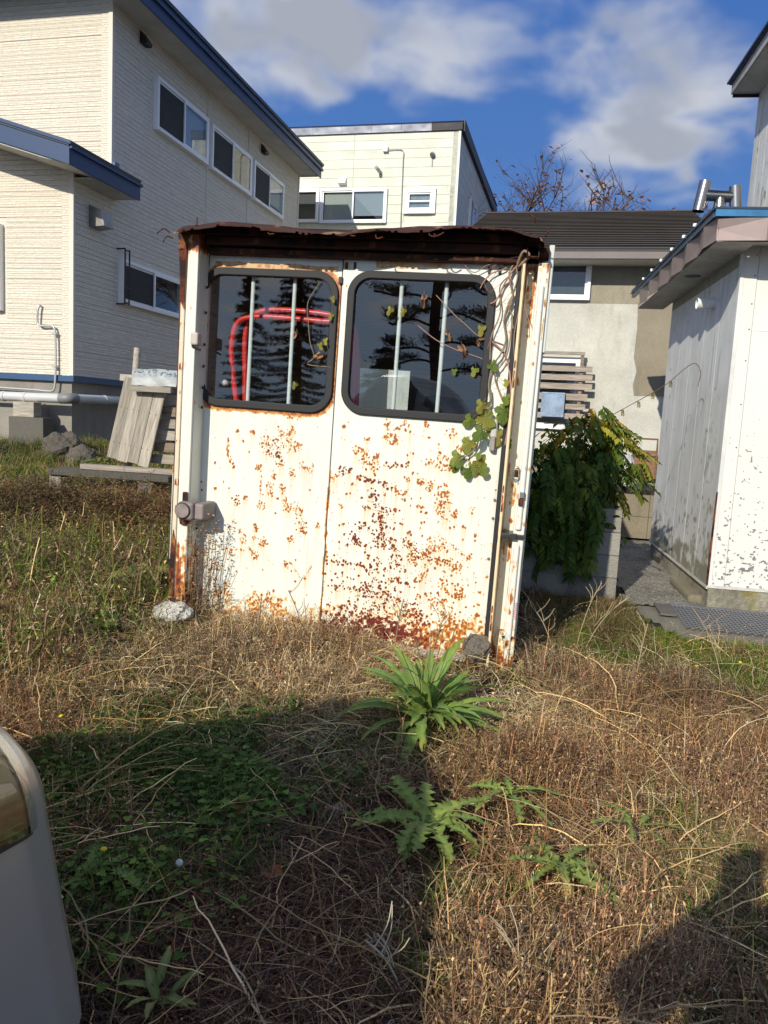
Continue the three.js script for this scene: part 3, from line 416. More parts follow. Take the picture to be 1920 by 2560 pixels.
  part(vp, 'dark_end', cyl([-.01, 2.613, -.75], [-.02, 2.613, -.75], .047, .047, 20), mt.black);
  // upper storey set back
  for (let i = 0; i < 8; i++) part(H, 'upper_board', metreUV(B(.392, 3.12, -1.5 + i * .19, .42, 4.69, -1.5 + (i + 1) * .19 - .006), i * .4), sideM);
  part(H, 'upper_wall', J(B(.421, 3.0, -1.49, 3.2, 4.69, .2), B(.394, 3.0, .03, .42, 4.69, .2)), mt.white);
  part(H, 'upper_soffit', B(.155, 4.685, -1.49, 3.2, 4.697, .5), soff);
  part(H, 'upper_end_board', B(.156, 4.66, -1.512, .42, 4.69, -1.492), mt.black);
  part(H, 'upper_fascia', J(B(.138, 4.683, -1.5, .153, 4.775, .5), B(.155, 4.7, -1.5, 3.2, 4.77, -1.492)), M({ rgb: [.42, .41, .4], map: T.mottle }));
  part(H, 'upper_roof', J(B(.118, 4.776, -1.52, 3.2, 4.79, .52), B(.1, 4.79, -1.54, 3.2, 4.808, .54)), mt.navy);
}
{
  const c = thing('chimney_cowl', 'shiny steel H shaped chimney cowl standing on the right roof', 'chimney', [1.45, 3.25, -7.86], 2.5 * D2R);
  const st = M({ rgb: [.4, .38, .36], metalness: 1, roughness: .24, map: T.mottle });
  part(c, 'base_pipe', J(cyl([.03, -.02, 0], [.03, .28, 0], .06, .06, 24), cyl([.03, .22, 0], [.03, .25, 0], .068, .068, 24)), st);
  part(c, 'cross_pipe', J(cyl([-.11, .39, 0], [.16, .375, 0], .05, .05, 24), cyl([.03, .28, 0], [.03, .37, 0], .06, .045, 24)), st);
  const open = M({ rgb: [.4, .38, .36], metalness: 1, roughness: .22, side: THREE.DoubleSide });
  part(c, 'upright_pipe', cyl([-.155, .245, .0], [-.115, .51, .0], .055, .055, 28, true), open); part(c, 'upright_pipe', cyl([.175, .26, 0], [.15, .47, 0], .055, .055, 28, true), open);
}
// ------------------------------------------------------------------ block wall, low retaining wall, grating
{
  const W = thing('block_wall', 'low concrete block wall with pierced arch blocks in the shade of the box', 'wall', [-.06, 0, -6.75]);
  const cm = [0, 1, 2].map(i => M({ map: T.concrete, bumpMap: T.bumpFine, bumpScale: .006, roughness: .95, rgb: [[.37, .36, .33], [.33, .32, .295], [.4, .385, .355]][i] })); const r = RNG(8);
  for (let k = 0; k < 3; k++) for (let i = 0; i < 3; i++) { const o = k % 2 ? -.2 : 0, x1 = Math.min(.8, .8 + o - i * .4 + (k % 2 && i === 0 ? .2 : 0)), x0 = .8 + o - (i + 1) * .4 + .006; part(W, 'block', metreUV(B(x0, .0 + k * .195, -.06 + .004 * r(), x1, k * .195 + .187, .06 + .004 * r()), r() * 3, r() * 3), cm[Math.floor(r() * 3)]); }
  part(W, 'mortar', B(-.39, .0, -.052, .79, .58, .052), M({ map: T.concrete, rgb: [.31, .3, .28], roughness: 1 }));
  for (let i = 0; i < 3; i++) {   // pierced blocks: two rows of fan arches
    const s = new THREE.Shape([[0, 0], [.394, 0], [.394, .187], [0, .187]].map(p => new THREE.Vector2(...p)));
    const fan = (cx, cy, r0, a0, a1) => { const p = new THREE.Path(); const q = []; for (let t = 0; t <= 8; t++) { const a = mix(a0, a1, t / 8); q.push([cx + Math.cos(a) * r0, cy + Math.sin(a) * r0 * .8]); } q.push([cx + Math.cos(a1) * r0 * .35, cy]); p.setFromPoints(q.map(v => new THREE.Vector2(...v))); s.holes.push(p); };
    fan(.1, .02, .07, 0, Math.PI); fan(.29, .02, .07, 0, Math.PI); fan(.195, .1, .062, 0, Math.PI); fan(.045, .12, .035, .2, Math.PI - .2); fan(.35, .12, .035, .2, Math.PI - .2);
    const g = new THREE.ExtrudeGeometry(s, { depth: .11, bevelEnabled: false }); part(W, 'pierced_block', metreUV(g), cm[i % 3], [.8 - (i + 1) * .4 + .003, .585, -.055]);
  }
  const R = thing('retaining_wall', 'low weathered concrete retaining wall at the far end of the path', 'wall', [0, 0, -10.6]);
  for (let i = 0; i < 5; i++) for (let k = 0; k < 2; k++) part(R, 'block', B(.3 + i * .4, .03 + k * .29, -.08, .3 + i * .4 + .394, .03 + k * .29 + .284, .05), M({ map: T.concrete, bumpMap: T.bumpFine, bumpScale: .006, roughness: .95, rgb: [.33, .29, .22] }));
}
{
  const G = thing('steel_grating', 'expanded metal grating lying on the ground before the white building', 'grating', [0, .012, 0]);
  const sm_ = M({ rgb: [.3, .3, .31], metalness: .7, roughness: .5, map: T.mottle }); const gs = [], x0 = 1.18, z0 = -6.62, dx = .0, cw = .062, ch = .03;
  for (let j = 0; j < 26; j++) for (let i = 0; i < 26; i++) {   // diamonds as short slanted strands
    const cx = x0 + (i + (j % 2) * .5) * cw, cz = z0 + j * ch * .95; if (cz > -5.72 - (cx - x0) * -.12 + .1) continue;
    for (const s of [-1, 1]) { const g = new THREE.BoxGeometry(cw * .58, .006, .006); g.rotateY(s * .77 * .62); g.rotateX(.5); g.translate(cx + cw * .25, .004, cz + s * ch * .25); gs.push(g); }
  }
  part(G, 'mesh', J(gs), sm_).userData.kind = 'stuff';
  part(G, 'edge_bar', B(x0 - .13, -.006, z0 - .02, x0 - .005, .012, z0 + .34), mt.concreteDark); part(G, 'edge_bar', B(x0, -.004, z0 - .045, x0 + 1.65, .014, z0 - .02), sm_);
  const bl = thing('kerb_stone', 'rounded mossy kerb stone edging the path by the white building', 'stone', [1.43, -.01, -7.35], .05); { const g = new RoundedBoxGeometry(.14, .09, .8, 4, .04); const p = g.attributes.position; for (let i = 0; i < p.count; i++) p.setXYZ(i, p.getX(i) + .012 * Math.sin(p.getZ(i) * 9), p.getY(i) + .01 * Math.sin(p.getZ(i) * 13), p.getZ(i)); g.computeVertexNormals(); part(bl, 'stone', metreUV(g), M({ map: T.concrete, rgb: [.27, .245, .18], roughness: 1 }), [0, .03, 0]); }
}
// rough stones
function rock(name, label, x, z, s, sy, m, group, dy = 0) { const g = new THREE.IcosahedronGeometry(1, 5), p = g.attributes.position; for (let i = 0; i < p.count; i++) { const a = V(p.getX(i), p.getY(i), p.getZ(i)); const n = .9 + .9 * Math.abs(fbm(a.x * 1.5 + x * 7, a.y * 1.5 + a.z * 1.2 + z * 5, 3, 600) - .5) + .5 * (fbm(a.x * 2.6 + x * 3 + a.y, a.z * 2.6 - a.y * 2, 3, 603) - .5) + .16 * (fbm(a.x * 9 + x, a.z * 9 + a.y * 7, 3, 602) - .5); p.setXYZ(i, a.x * s * n, a.y * s * sy * n, a.z * s * n * .8); } g.computeVertexNormals(); g.translate(x, groundY(x, z) + s * sy * .35 + dy, z); return single(name, label, 'stone', metreUV(g), m, group); }
const stoneM = M({ map: T.concrete, bumpMap: T.bumpFine, bumpScale: .01, roughness: 1, rgb: [.2, .175, .15] }), stoneP = M({ map: T.concrete, bumpMap: T.bumpFine, bumpScale: .01, roughness: 1, rgb: [.34, .32, .28] }), stoneShaded = M({ map: T.concrete, bumpMap: T.bumpFine, bumpScale: .01, roughness: 1, rgb: [.15, .13, .11] });  // the darkest stone has the shade at the house corner in its colour
rock('rough_stone', 'largest shade darkened rubble lump at the foot of the cream house corner', -6.2, -9.2, .28, .75, stoneShaded);
rock('rough_stone', 'shade darkened rubble lump beside the largest one, nearer the planks', -5.7, -8.9, .2, .8, stoneShaded);
rock('rough_stone', 'flat grey stone at the left edge of the bank', -4.75, -6.75, .17, .45, stoneM);
rock('rough_stone', 'pinkish brown stone on the bank below the concrete slab', -3.95, -6.6, .09, .7, stoneM);
rock('rough_stone', 'small round stone on the bank right of the pinkish one', -3.68, -6.75, .07, .8, stoneM);
rock('rough_stone', 'broken pale concrete lump under the left foot of the box', -2.08, -4.2, .11, .6, M({ map: T.concrete, bumpMap: T.bumpFine, bumpScale: .012, roughness: 1, rgb: [.72, .71, .66] }), null, .09);
rock('rough_stone', 'grey block wedged under the right end of the box door', -.27, -4.42, .085, .9, stoneM, null, .1);
rock('rough_stone', 'flat grey stone half buried among the weeds by the grating', .62, -4.35, .1, .3, stoneM);
rock('rough_stone', 'tan stone near the bottom edge in the photographer shadow', .32, -1.58, .028, .8, M({ map: T.concrete, roughness: 1, rgb: [.34, .18, .08] }));
rock('rough_stone', 'pale pebble in the shade of the parked van', -.78, -1.78, .022, .7, stoneP);

// ------------------------------------------------------------------ leaning planks and things by the left house
{
  const P = thing('plank_panel', 'weathered plank panel leaning beside the box on the left', 'panel', [-4.28, .85, -7.55], .05); P.rotation.x = -.12; P.rotation.z = -.16;
  for (let i = 0; i < 4; i++) part(P, 'plank', metreUV(B(-.24 + i * .122, -.02 - .012 * (i % 2), .0 + .003 * (i % 3), -.24 + i * .122 + .118, .86 + .01 * (i % 2), .024 + .003 * (i % 3)).rotateZ(Math.PI / 2), i * .31, i * .77).rotateZ(-Math.PI / 2), [mt.wood, mt.woodPale][i % 2]);
  for (const y of [.12, .5]) part(P, 'batten', B(-.23, y, -.03, .24, y + .07, -.002), mt.woodDark);
  const nl = []; for (const y of [.155, .535]) for (let i = 0; i < 7; i++) nl.push(cyl([-.2 + i * .066, y, .026], [-.2 + i * .066, y, .032], .004, .004, 6)); part(P, 'nail_heads', J(nl), mt.black);
  const Q = thing('slat_panel_stack', 'second slatted board panel behind the plank panel with dark gaps', 'panel', [-3.85, .82, -7.72], .05); Q.rotation.x = -.1;
  for (let i = 0; i < 7; i++) part(Q, 'slat', metreUV(B(-.62, i * .128, 0, .42, i * .128 + .1, .02), i * .3, i * .5), [mt.wood, mt.woodPale, mt.woodDark][(i * 2) % 3]);
  for (const x of [-.5, .0, .32]) part(Q, 'batten', B(x, -.02, -.04, x + .06, .9, -.002), mt.woodDark);
  part(Q, 'cross_bar', B(-.66, .87, .01, -.2, .94, .03), mt.woodPale);
  const s = thing('round_stake', 'round wooden stake rising behind the plank panel', 'stake', [-4.4, .5, -7.72]); s.rotation.z = -.06; part(s, 'pole', cyl([0, 0, 0], [.02, 1.55, 0], .042, .036, 12), mt.woodPale);
  const g = new THREE.PlaneGeometry(.5, .2, 20, 10), p = g.attributes.position; for (let i = 0; i < p.count; i++) { const y = p.getY(i); p.setZ(i, .012 * Math.sin(p.getX(i) * 17 + y * 13) + .05 * Math.cos(y * 9)); } g.computeVertexNormals(); g.rotateX(-.45);
  const sh = thing('plastic_sheet', 'printed white plastic sheet draped over the top of the planks', 'sheet', [-4.0, 1.72, -7.62], .02);
  part(sh, 'sheet', g, M({ map: tex(256, 128, (u, v) => { const n = fbm(u * 8, v * 6, 4, 701, 8, 6), b = sm(.6, .63, fbm(u * 22, v * 8, 3, 702, 22, 8)) * sm(.5, .6, v); return mix3([.72 - .2 * n, .73 - .2 * n, .72 - .2 * n], [.35, .42, .44], b); }), roughness: .5, side: THREE.DoubleSide }));
  part(sh, 'weight_bar', B(-.25, -.14, .05, .2, -.08, .1), mt.wood);
  const c = thing('concrete_slab', 'long concrete slab on short blocks at the top of the bank', 'slab', [-4.35, .0, -7.25], .03);
  part(c, 'slab', RB(-.58, .68, -.16, .75, .745, .16, .01), M({ map: T.concrete, bumpMap: T.bumpFine, bumpScale: .006, roughness: 1, rgb: [.13, .12, .105] }));
  part(c, 'leg', B(-.58, .35, -.12, -.45, .678, .12), mt.concrete); part(c, 'leg', B(.4, .35, -.12, .55, .678, .12), mt.concreteDark);
  const w = thing('grey_timber', 'grey squared timber lying on the concrete slab', 'timber', [-4.25, .75, -7.3], .04); part(w, 'beam', B(-.4, 0, -.05, .65, .05, .06), mt.wood);
}

// ------------------------------------------------------------------ rusty cargo box
const BOX = thing('cargo_box', 'rusty cream truck cargo box with two windowed doors standing in the weeds', 'cargo box', [-1.13, .05, -4.37]);
BOX.rotation.z = -1.2 * D2R;
const boxPt = (x, y, z) => { const c = Math.cos(1.2 * D2R), s = Math.sin(1.2 * D2R); return [-1.13 + x * c + y * s, .05 - x * s + y * c, -4.37 + z]; };
{
  const cream = [.872, .873, .825];   // sRGB of the old paint
  // rust map of one door: spots grown from clusters, scratches and edges
  function doorTex(W, H, x0, y0, w, h, win, seeds, lines, seed, dense, redAt) {
    const buf = new Float32Array(W * H), red = new Float32Array(W * H), r = RNG(seed);
    const dot = (x, y, rad, k, rd) => { const px = (x - x0) / w * W, py = (y - y0) / h * H, pr = rad / w * W, a = Math.max(0, Math.floor(px - pr)), b = Math.min(W - 1, Math.ceil(px + pr)), c = Math.max(0, Math.floor(py - pr)), d = Math.min(H - 1, Math.ceil(py + pr)); for (let j = c; j <= d; j++) for (let i = a; i <= b; i++) { const q = ((i - px) ** 2 + (j - py) ** 2) / (pr * pr); if (q < 1) { buf[j * W + i] += k * (1 - q); red[j * W + i] = Math.max(red[j * W + i], rd * (1 - q)); } } };
    const clump = (x, y, s, n, rd) => { for (let i = 0; i < n; i++) { const a = r() * 6.283, q = s * Math.pow(r(), .8); dot(x + Math.cos(a) * q, y + Math.sin(a) * q * 1.1, .003 + .006 * r(), .8, rd); } };
    for (const [x, y, s, rd = .2] of seeds) clump(x, y, s, Math.round(6 + s * 420), rd);
    for (const [xa, ya, xb, yb, s = .006, rd = .6] of lines) { const n = Math.ceil(Math.hypot(xb - xa, yb - ya) / .004); for (let i = 0; i <= n; i++) if (r() > .3) dot(mix(xa, xb, i / n) + (r() - .5) * s * 1.3, mix(ya, yb, i / n) + (r() - .5) * s * 2.2, .002 + s * .6 * r(), .9, rd * (.6 + .6 * r())); }
    for (let i = 0; i < dense.n; i++) { const x = x0 + w * r(), y = y0 + h * r(), p = dense.f(x, y); if (r() < p) { const rd = redAt(x, y); const s = .003 + .02 * Math.pow(r(), 2.6); clump(x, y, s, 2 + Math.round(s * 340), rd * (.5 + .6 * r())); } }
    for (let i = 0; i < dense.n * .9; i++) { const x = x0 + w * r(), y = y0 + h * r(); if (r() < .2 + dense.f(x, y)) dot(x, y, .0022 + .003 * r(), .7, redAt(x, y)); }
    const runs = new Float32Array(W * H); for (let i = 0; i < W; i++) { let q = 0; for (let j = H - 1; j >= 0; j--) { const k = j * W + i; q = Math.max(q * .988, Math.min(1, buf[k]) * (.5 + .5 * vn(i * .35, 3, seed + 12))); runs[k] = q; } }   // rusty water runs down from each spot
    const [wx0, wy0, wx1, wy1, wr] = win;
    return tex(W, H, (u, v) => {
      const i = Math.min(W - 1, Math.floor(u * W)), j = Math.min(H - 1, Math.floor(v * H)), x = x0 + u * w, y = y0 + v * h, k = j * W + i;
      const n = fbm(x * 60, y * 60, 4, seed + 1), n2 = fbm(x * 9, y * 9, 4, seed + 2), b = fbm(x * 3, y * 3, 3, seed + 3), f2 = fbm(x * 200, y * 200, 2, seed + 6);
      let m = buf[k] + (n - .5) * .7;
      // distance outside the window gasket
      const qx = Math.max(wx0 + wr - x, x - wx1 + wr, 0), qy = Math.max(wy0 + wr - y, y - wy1 + wr, 0), dw = Math.hypot(qx, qy) - wr;
      const edge = dense.edge(x, y), rim = edge * sm(.05 + .05 * (n2 - .5), .0, dw) ; m += rim * (.7 + n2 * .6);
      const bot = sm(.30 + .25 * (n2 - .5), .08, y) * dense.bottom; m += bot * (n * 1.5);
      const sd = Math.min(x - x0, x0 + w - x); m += .6 * sm(.009 + .012 * (n2 - .5), .0, sd) * sm(1.3, .9, y) * sm(.35, .6, n2);
      const kk = 1 + .04 * (b - .5) + .05 * (f2 - .5) - .035 * sm(.5, .75, fbm(x * 30, y * 2.2, 4, seed + 9)); let c = [cream[0] * kk, cream[1] * kk, cream[2] * kk];
      c = mix3(c, [.84, .74, .52], sm(.12, .8, runs[k]) * .6 * sm(.3, .65, fbm(x * 70, y * 5, 3, seed + 15)));
      c = mix3(c, [.90, .78, .52], sm(.12, .42, m) * .6); c = mix3(c, [.78, .52, .22], sm(.28, .54, m)); c = mix3(c, [.58, .29, .12], sm(.55, 1.05, m + (n - .5)) * .9);
      const rr = Math.max(red[k], redAt(x, y) * bot); c = mix3(c, mix3([.50, .20, .16], [.33, .115, .10], n), sm(.3, .55, m) * sm(.28, .55, rr + (n - .5) * .4));
      const peel = dense.peel ? dense.peel(x, y, n2, n) : 0; c = mix3(c, mix3([.80, .64, .42], [.66, .42, .22], sm(.4, .75, n)), peel);
      return c;
    }, { size: [w, h], wrap: false });
  }
  const zD = -.16;
  const doorL = { x0: -1.03, x1: -.126, y0: .02, y1: 2.31, win: [-1.0, 1.40, -.14, 2.226] }, doorR = { x0: -.112, x1: .902, y0: .02, y1: 2.31, win: [-.071, 1.412, .785, 2.236] };
  const seedsL = [[-.45, 1.27, .03], [-.38, 1.28, .03], [-.41, 1.25, .02], [-.55, 1.2, .035], [-.48, 1.19, .05, .5], [-.38, 1.19, .05, .4], [-.33, 1.185, .03], [-.52, 1.15, .045, .5], [-.46, 1.12, .04, .6], [-.44, 1.08, .03, .5], [-.63, 1.25, .018], [-.73, 1.25, .014], [-.58, 1.03, .025], [-.47, 1.0, .025], [-.36, 1.02, .025], [-.29, 1.06, .03], [-.25, 1.06, .03], [-.5, .93, .025], [-.42, .92, .025], [-.49, .88, .02], [-.72, .82, .035, .5], [-.66, .84, .02], [-.55, .8, .03], [-.38, .8, .03], [-.32, .8, .045, .3], [-.29, .7, .045, .5], [-.27, .66, .03], [-.35, .6, .03], [-.58, .65, .02], [-.66, .58, .03], [-.52, .57, .03], [-.73, .5, .04], [-.58, .48, .03], [-.36, .45, .03], [-.83, .22, .04, .5], [-.75, .22, .03], [-.54, .19, .05], [-.47, .22, .03], [-.4, .18, .04]];
  const linesL = [[-.79, 1.2, -.785, 1.1, .012, .4], [-.785, 1.1, -.745, 1.03, .012, .4], [-.56, .98, -.56, .88, .008, .3], [-.87, .53, -.77, .51, .004, 0], [-.88, .42, -.78, .4, .008, .2], [-.33, .45, -.27, .37, .005, .1], [-.2, .45, -.27, .34, .005, .1], [-.8, .24, -.82, .19, .012, .4], [-.6, .16, -.45, .15, .004, .1], [-.9, .6, -.86, .5, .005, .1]];
  const seedsR = [[.22, 1.36, .03], [.32, 1.37, .03], [.45, 1.38, .02], [.6, 1.34, .03], [.24, 1.3, .04, .3], [.28, 1.27, .03, .3], [.21, 1.28, .02], [-.05, 1.33, .012], [.1, 1.26, .02], [.04, 1.2, .03], [.09, 1.18, .03], [.17, 1.17, .03], [.67, 1.25, .035], [.55, 1.16, .045], [.48, 1.15, .03], [.6, 1.13, .03], [-.04, 1.06, .03, .9], [.0, 1.07, .02, .9], [.1, 1.12, .05, .4], [.15, 1.1, .04, .4], [.5, 1.02, .04], [.45, 1.04, .03], [.57, .98, .05], [.6, .93, .06], [.58, .9, .05], [.66, .87, .03], [.3, .97, .03], [.34, .95, .03], [.15, .93, .04, .8], [.18, .9, .04, .8], [.24, .83, .04, .8], [.22, .68, .06, .9], [.26, .66, .06, .9], [.06, .66, .04, .9], [.4, .66, .05, .7], [.52, .66, .05], [.6, .66, .05], [.42, .6, .05, .5], [.65, .56, .05], [.7, .54, .04], [.33, .54, .05, .8], [.2, .5, .05, .8], [.5, .48, .05, .3], [.62, .44, .04], [.72, .4, .05], [.16, .35, .05, .9], [.3, .33, .05, .9], [.6, .32, .06, .3], [.66, .24, .07, .2], [.72, .2, .08, .2], [.44, .22, .08, .9], [.5, .18, .08, .9], [.08, .2, .06, .9], [.2, .22, .06, .9]];
  const linesR = [[.22, 1.115, .36, 1.13, .016, .9], [.06, 1.03, .17, 1.01, .016, .9], [.18, 1.02, .27, .98, .016, .9], [-.11, .49, .12, .505, .012, 1], [.12, .505, .16, .45, .012, 1], [-.06, .35, .3, .33, .009, .9], [.1, .31, .48, .29, .009, .9], [.4, .59, .68, .57, .012, .6], [.43, .63, .52, .6, .01, .6], [.1, .86, .22, .83, .006, .7], [.3, .62, .35, .6, .01, .9], [.33, .44, .37, .4, .012, .9], [.64, .68, .74, .63, .008, .3], [.2, .8, .28, .74, .009, .8], [.08, .7, .12, .76, .014, .9], [.24, .7, .2, .84, .012, .8]];
  const TL = doorTex(768, 1792, doorL.x0, doorL.y0, doorL.x1 - doorL.x0, doorL.y1 - doorL.y0, [...doorL.win, .13], seedsL, linesL, 811, { n: 420, f: (x, y) => y > 1.38 ? .03 : .30 * sm(1.4, .2, y) + .1, edge: (x, y) => 1.1 * Math.max(sm(1.55, 1.38, y), sm(-.22, -.12, x), sm(2.1, 2.2, y), sm(-.92, -1.0, x) * .9), bottom: .5, peel: (x, y, n2, n) => sm(2.225, 2.235, y) * sm(2.268 + .03 * (n2 - .5), 2.262 + .03 * (n2 - .5), y) * sm(-.93, -.91, x) * sm(-.14, -.17, x) }, (x, y) => .15 + .2 * sm(.5, .2, y));
  const TR = doorTex(896, 1792, doorR.x0, doorR.y0, doorR.x1 - doorR.x0, doorR.y1 - doorR.y0, [...doorR.win, .13], seedsR, linesR, 823, { n: 1500, f: (x, y) => y > 1.38 ? .015 : .75 * Math.exp(-(((x - .3) / .42) ** 2)) * sm(1.15, .55, y) + .06, edge: () => 0, bottom: .85, peel: (x, y, n2, n) => sm(2.25, 2.262, y + .06 * (n2 - .5)) * sm(.45, .62, fbm(x * 7, 3 + y * 4, 3, 77)) }, (x, y) => .95 * Math.exp(-(((x - .13) / .33) ** 2)) * sm(1.2, .7, y) + .25 * sm(.4, .1, y));
  const paintM = map => M({ map, roughness: .42, bumpMap: T.bumpWave, bumpScale: .006 });
  const postM = M({ map: T.rustPaint, roughness: .5, rgb: [.82, .82, .8] }), clearM = M({ rgb: [.7, .71, .64], map: T.fine, roughness: .45 }), rustM = M({ map: T.rustSteel, roughness: .9 }), rubber = M({ rgb: [.012, .012, .013], roughness: .65 }), chrome = M({ rgb: [.55, .54, .52], metalness: 1, roughness: .35, map: T.mottle });
  const rr = (x0, y0, x1, y1, r, P = new THREE.Shape()) => { P.moveTo(x0 + r, y0); P.lineTo(x1 - r, y0); P.absarc(x1 - r, y0 + r, r, -Math.PI / 2, 0); P.lineTo(x1, y1 - r); P.absarc(x1 - r, y1 - r, r, 0, Math.PI / 2); P.lineTo(x0 + r, y1); P.absarc(x0 + r, y1 - r, r, Math.PI / 2, Math.PI); P.lineTo(x0, y0 + r); P.absarc(x0 + r, y0 + r, r, Math.PI, 1.5 * Math.PI); return P; };
  for (const [d, tx, nm] of [[doorL, TL, 'left'], [doorR, TR, 'right']]) {
    const s = new THREE.Shape([[d.x0, d.y0], [d.x1, d.y0], [d.x1, d.y1], [d.x0, d.y1]].map(p => new THREE.Vector2(...p))); s.holes.push(rr(d.win[0] + .02, d.win[1] + .02, d.win[2] - .02, d.win[3] - .02, .115, new THREE.Path()));
    const g = new THREE.ExtrudeGeometry(s, { depth: .028, bevelEnabled: true, bevelSize: .003, bevelThickness: .003, bevelSegments: 2, curveSegments: 16 }); g.translate(0, 0, -.031);
    { const p = g.attributes.position, uv = new Float32Array(p.count * 2); for (let i = 0; i < p.count; i++) { uv[i * 2] = p.getX(i) - d.x0; uv[i * 2 + 1] = p.getY(i) - d.y0; } g.setAttribute('uv', new THREE.BufferAttribute(uv, 2)); }
    const door = part(BOX, 'door', g, paintM(tx), [0, 0, zD + (nm === 'right' ? .014 : 0)]);
    tag(door, nm === 'left' ? 'left door with scattered orange rust spots and a rusted window edge' : 'right door with dense dark rust over its lower half');
    const ring = rr(d.win[0], d.win[1], d.win[2], d.win[3], .135); ring.holes.push(rr(d.win[0] + .034, d.win[1] + .034, d.win[2] - .034, d.win[3] - .034, .1, new THREE.Path()));
    const rg = new THREE.ExtrudeGeometry(ring, { depth: .012, bevelEnabled: true, bevelSize: .006, bevelThickness: .008, bevelSegments: 3, curveSegments: 18 }); rg.translate(0, 0, .0); part(door, 'window_gasket', rg, rubber);
    const gl = new THREE.ShapeGeometry(rr(d.win[0] + .024, d.win[1] + .024, d.win[2] - .024, d.win[3] - .024, .11), 16); gl.translate(0, 0, -.006); part(door, 'window_glass', gl, M({ rgb: [.86, .9, .9], transmission: 1, thickness: 0, roughness: 0, ior: 1.9 }));
    const bars = nm === 'left' ? [-.69, -.424] : [.235, .5];
    for (const x of bars) part(door, 'window_bar', cyl([x, 1.42, -.045], [x + .0, 2.2, -.045], .0125, .0125, 12), M({ rgb: [.72, .74, .68], roughness: .5 }));
  }
  part(BOX, 'door_seam', B(-.123, .05, zD - .03, -.115, 2.3, zD + .004), rubber);
  part(BOX, 'door_frame', J(B(-1.06, .0, zD - .07, 1.0, 2.36, zD - .045).translate(0, 0, 0)), clearM).visible = true;
  BOX.remove(BOX.children[BOX.children.length - 1]);
  const postL = M({ map: tex(256, 1024, (u, v) => { const y = v * 2.45, n = fbm(u * 6, v * 40, 5, 871), r = fbm(u * 20, v * 7, 4, 872), k = .87 + .05 * (n - .5); let c = [k, k * .995, k * .92]; const m = n * .6 + r * .4 + .26 * sm(.75, .1, y) + .2 * sm(2.1, 2.35, y) - .07; c = mix3(c, [.8, .6, .3], sm(.56, .62, m) * .8); c = mix3(c, [.62, .32, .13], sm(.6, .66, m)); return mix3(c, [.32, .13, .08], sm(.68, .78, m)); }, { size: [.3, 2.45] }), roughness: .55 });
  const postR = M({ map: tex(256, 1024, (u, v) => { const y = v * 2.45, n = fbm(u * 7, v * 46, 5, 881), r = fbm(u * 22, v * 9, 4, 882), k = .86 + .05 * (n - .5); let c = [k, k * .995, k * .94]; const m = n * .66 + r * .34 + .22 * sm(.28, .02, y) + .1 * sm(1.9, 2.3, y) - .03; c = mix3(c, [.8, .62, .34], sm(.58, .63, m) * .7); c = mix3(c, [.64, .35, .14], sm(.63, .68, m)); return mix3(c, [.25, .1, .06], sm(.72, .82, m)); }, { size: [.3, 2.45] }), roughness: .5 });
  // left corner post: folded channel with a rusted edge
  part(BOX, 'corner_post', J(RB(-1.032, .0, -.15, -.962, 2.40, -.003, .006), B(-.966, .0, -.19, -.959, 2.36, -.02)), postL);
  part(BOX, 'post_lip', RB(-1.062, .02, -.06, -1.033, 2.38, .004, .005), M({ map: T.rustPaint, roughness: .6, rgb: [.8, .68, .58] }));
  part(BOX, 'post_lip_rust', prism([[-1.066, .0], [-1.036, .0], [-1.034, .55], [-1.05, .62], [-1.064, .5]], .003, .011), rustM); part(BOX, 'post_lip_rust', prism([[-1.06, 2.0], [-1.035, 1.95], [-1.03, 2.38], [-1.09, 2.4], [-1.072, 2.2]], .003, .012), rustM);
  part(BOX, 'side_strip', RB(-1.092, .42, -.2, -1.067, 1.0, -.03, .01), clearM); part(BOX, 'side_strip', RB(-1.085, 1.2, -.2, -1.063, 2.28, -.04, .01), clearM);
  part(BOX, 'side_strip_tip', RB(-1.094, .965, -.19, -1.066, 1.012, -.028, .01), M({ rgb: [.5, .2, .05], roughness: .9, map: T.mottle }));
  part(BOX, 'drip_channel', B(-1.067, .1, -.05, -1.06, 2.36, .002), M({ map: T.rustSteel, rgb: [.7, .5, .45], roughness: .9 }));
  // right corner post: wide channel with pressed ribs
  part(BOX, 'corner_post', J(RB(.945, -.03, -.27, 1.012, 2.32, -.17, .008), RB(1.012, -.06, -.27, 1.075, 2.3, -.04, .006), RB(1.022, .82, -.06, 1.056, 2.18, -.022, .012), RB(1.022, .0, -.06, 1.058, .74, -.022, .012), B(1.05, -.05, -.3, 1.083, 2.3, -.272)), postR);
  part(BOX, 'outer_gutter', RB(1.062, 1.82, -.14, 1.092, 2.40, -.06, .006), clearM);
  part(BOX, 'post_lip', RB(.928, .0, -.2, .9445, 2.3, -.03, .005), M({ map: T.rustPaint, roughness: .6, rgb: [.9, .72, .52] }));
  part(BOX, 'rubber_seal', RB(.9, .14, -.150, .9275, 2.27, -.085, .008), rubber);
  part(BOX, 'post_foot', J(RB(.985, -.09, -.2, 1.08, .2, -.036, .004)), M({ map: tex(128, 256, (u, v) => { const n = fbm(u * 5, v * 8, 5, 841), y = v; let c = [.85, .82, .7]; c = mix3(c, [.82, .56, .2], sm(.42, .56, n)); c = mix3(c, [.5, .22, .08], sm(.52, .62, n)); const d = Math.hypot((u - .7) * .7, (y - .78) * 1.6) + .25 * (n - .5); return mix3(c, [.07, .035, .025], sm(.22, .12, d)); }, { size: [.12, .26] }), roughness: .85 }));
  part(BOX, 'hose_clamp', J(RB(.944, .775, -.25, 1.08, .797, -.016, .003), RB(1.0, .768, -.022, 1.035, .803, -.007, .003)), M({ rgb: [.08, .08, .08], metalness: .8, roughness: .4 }));
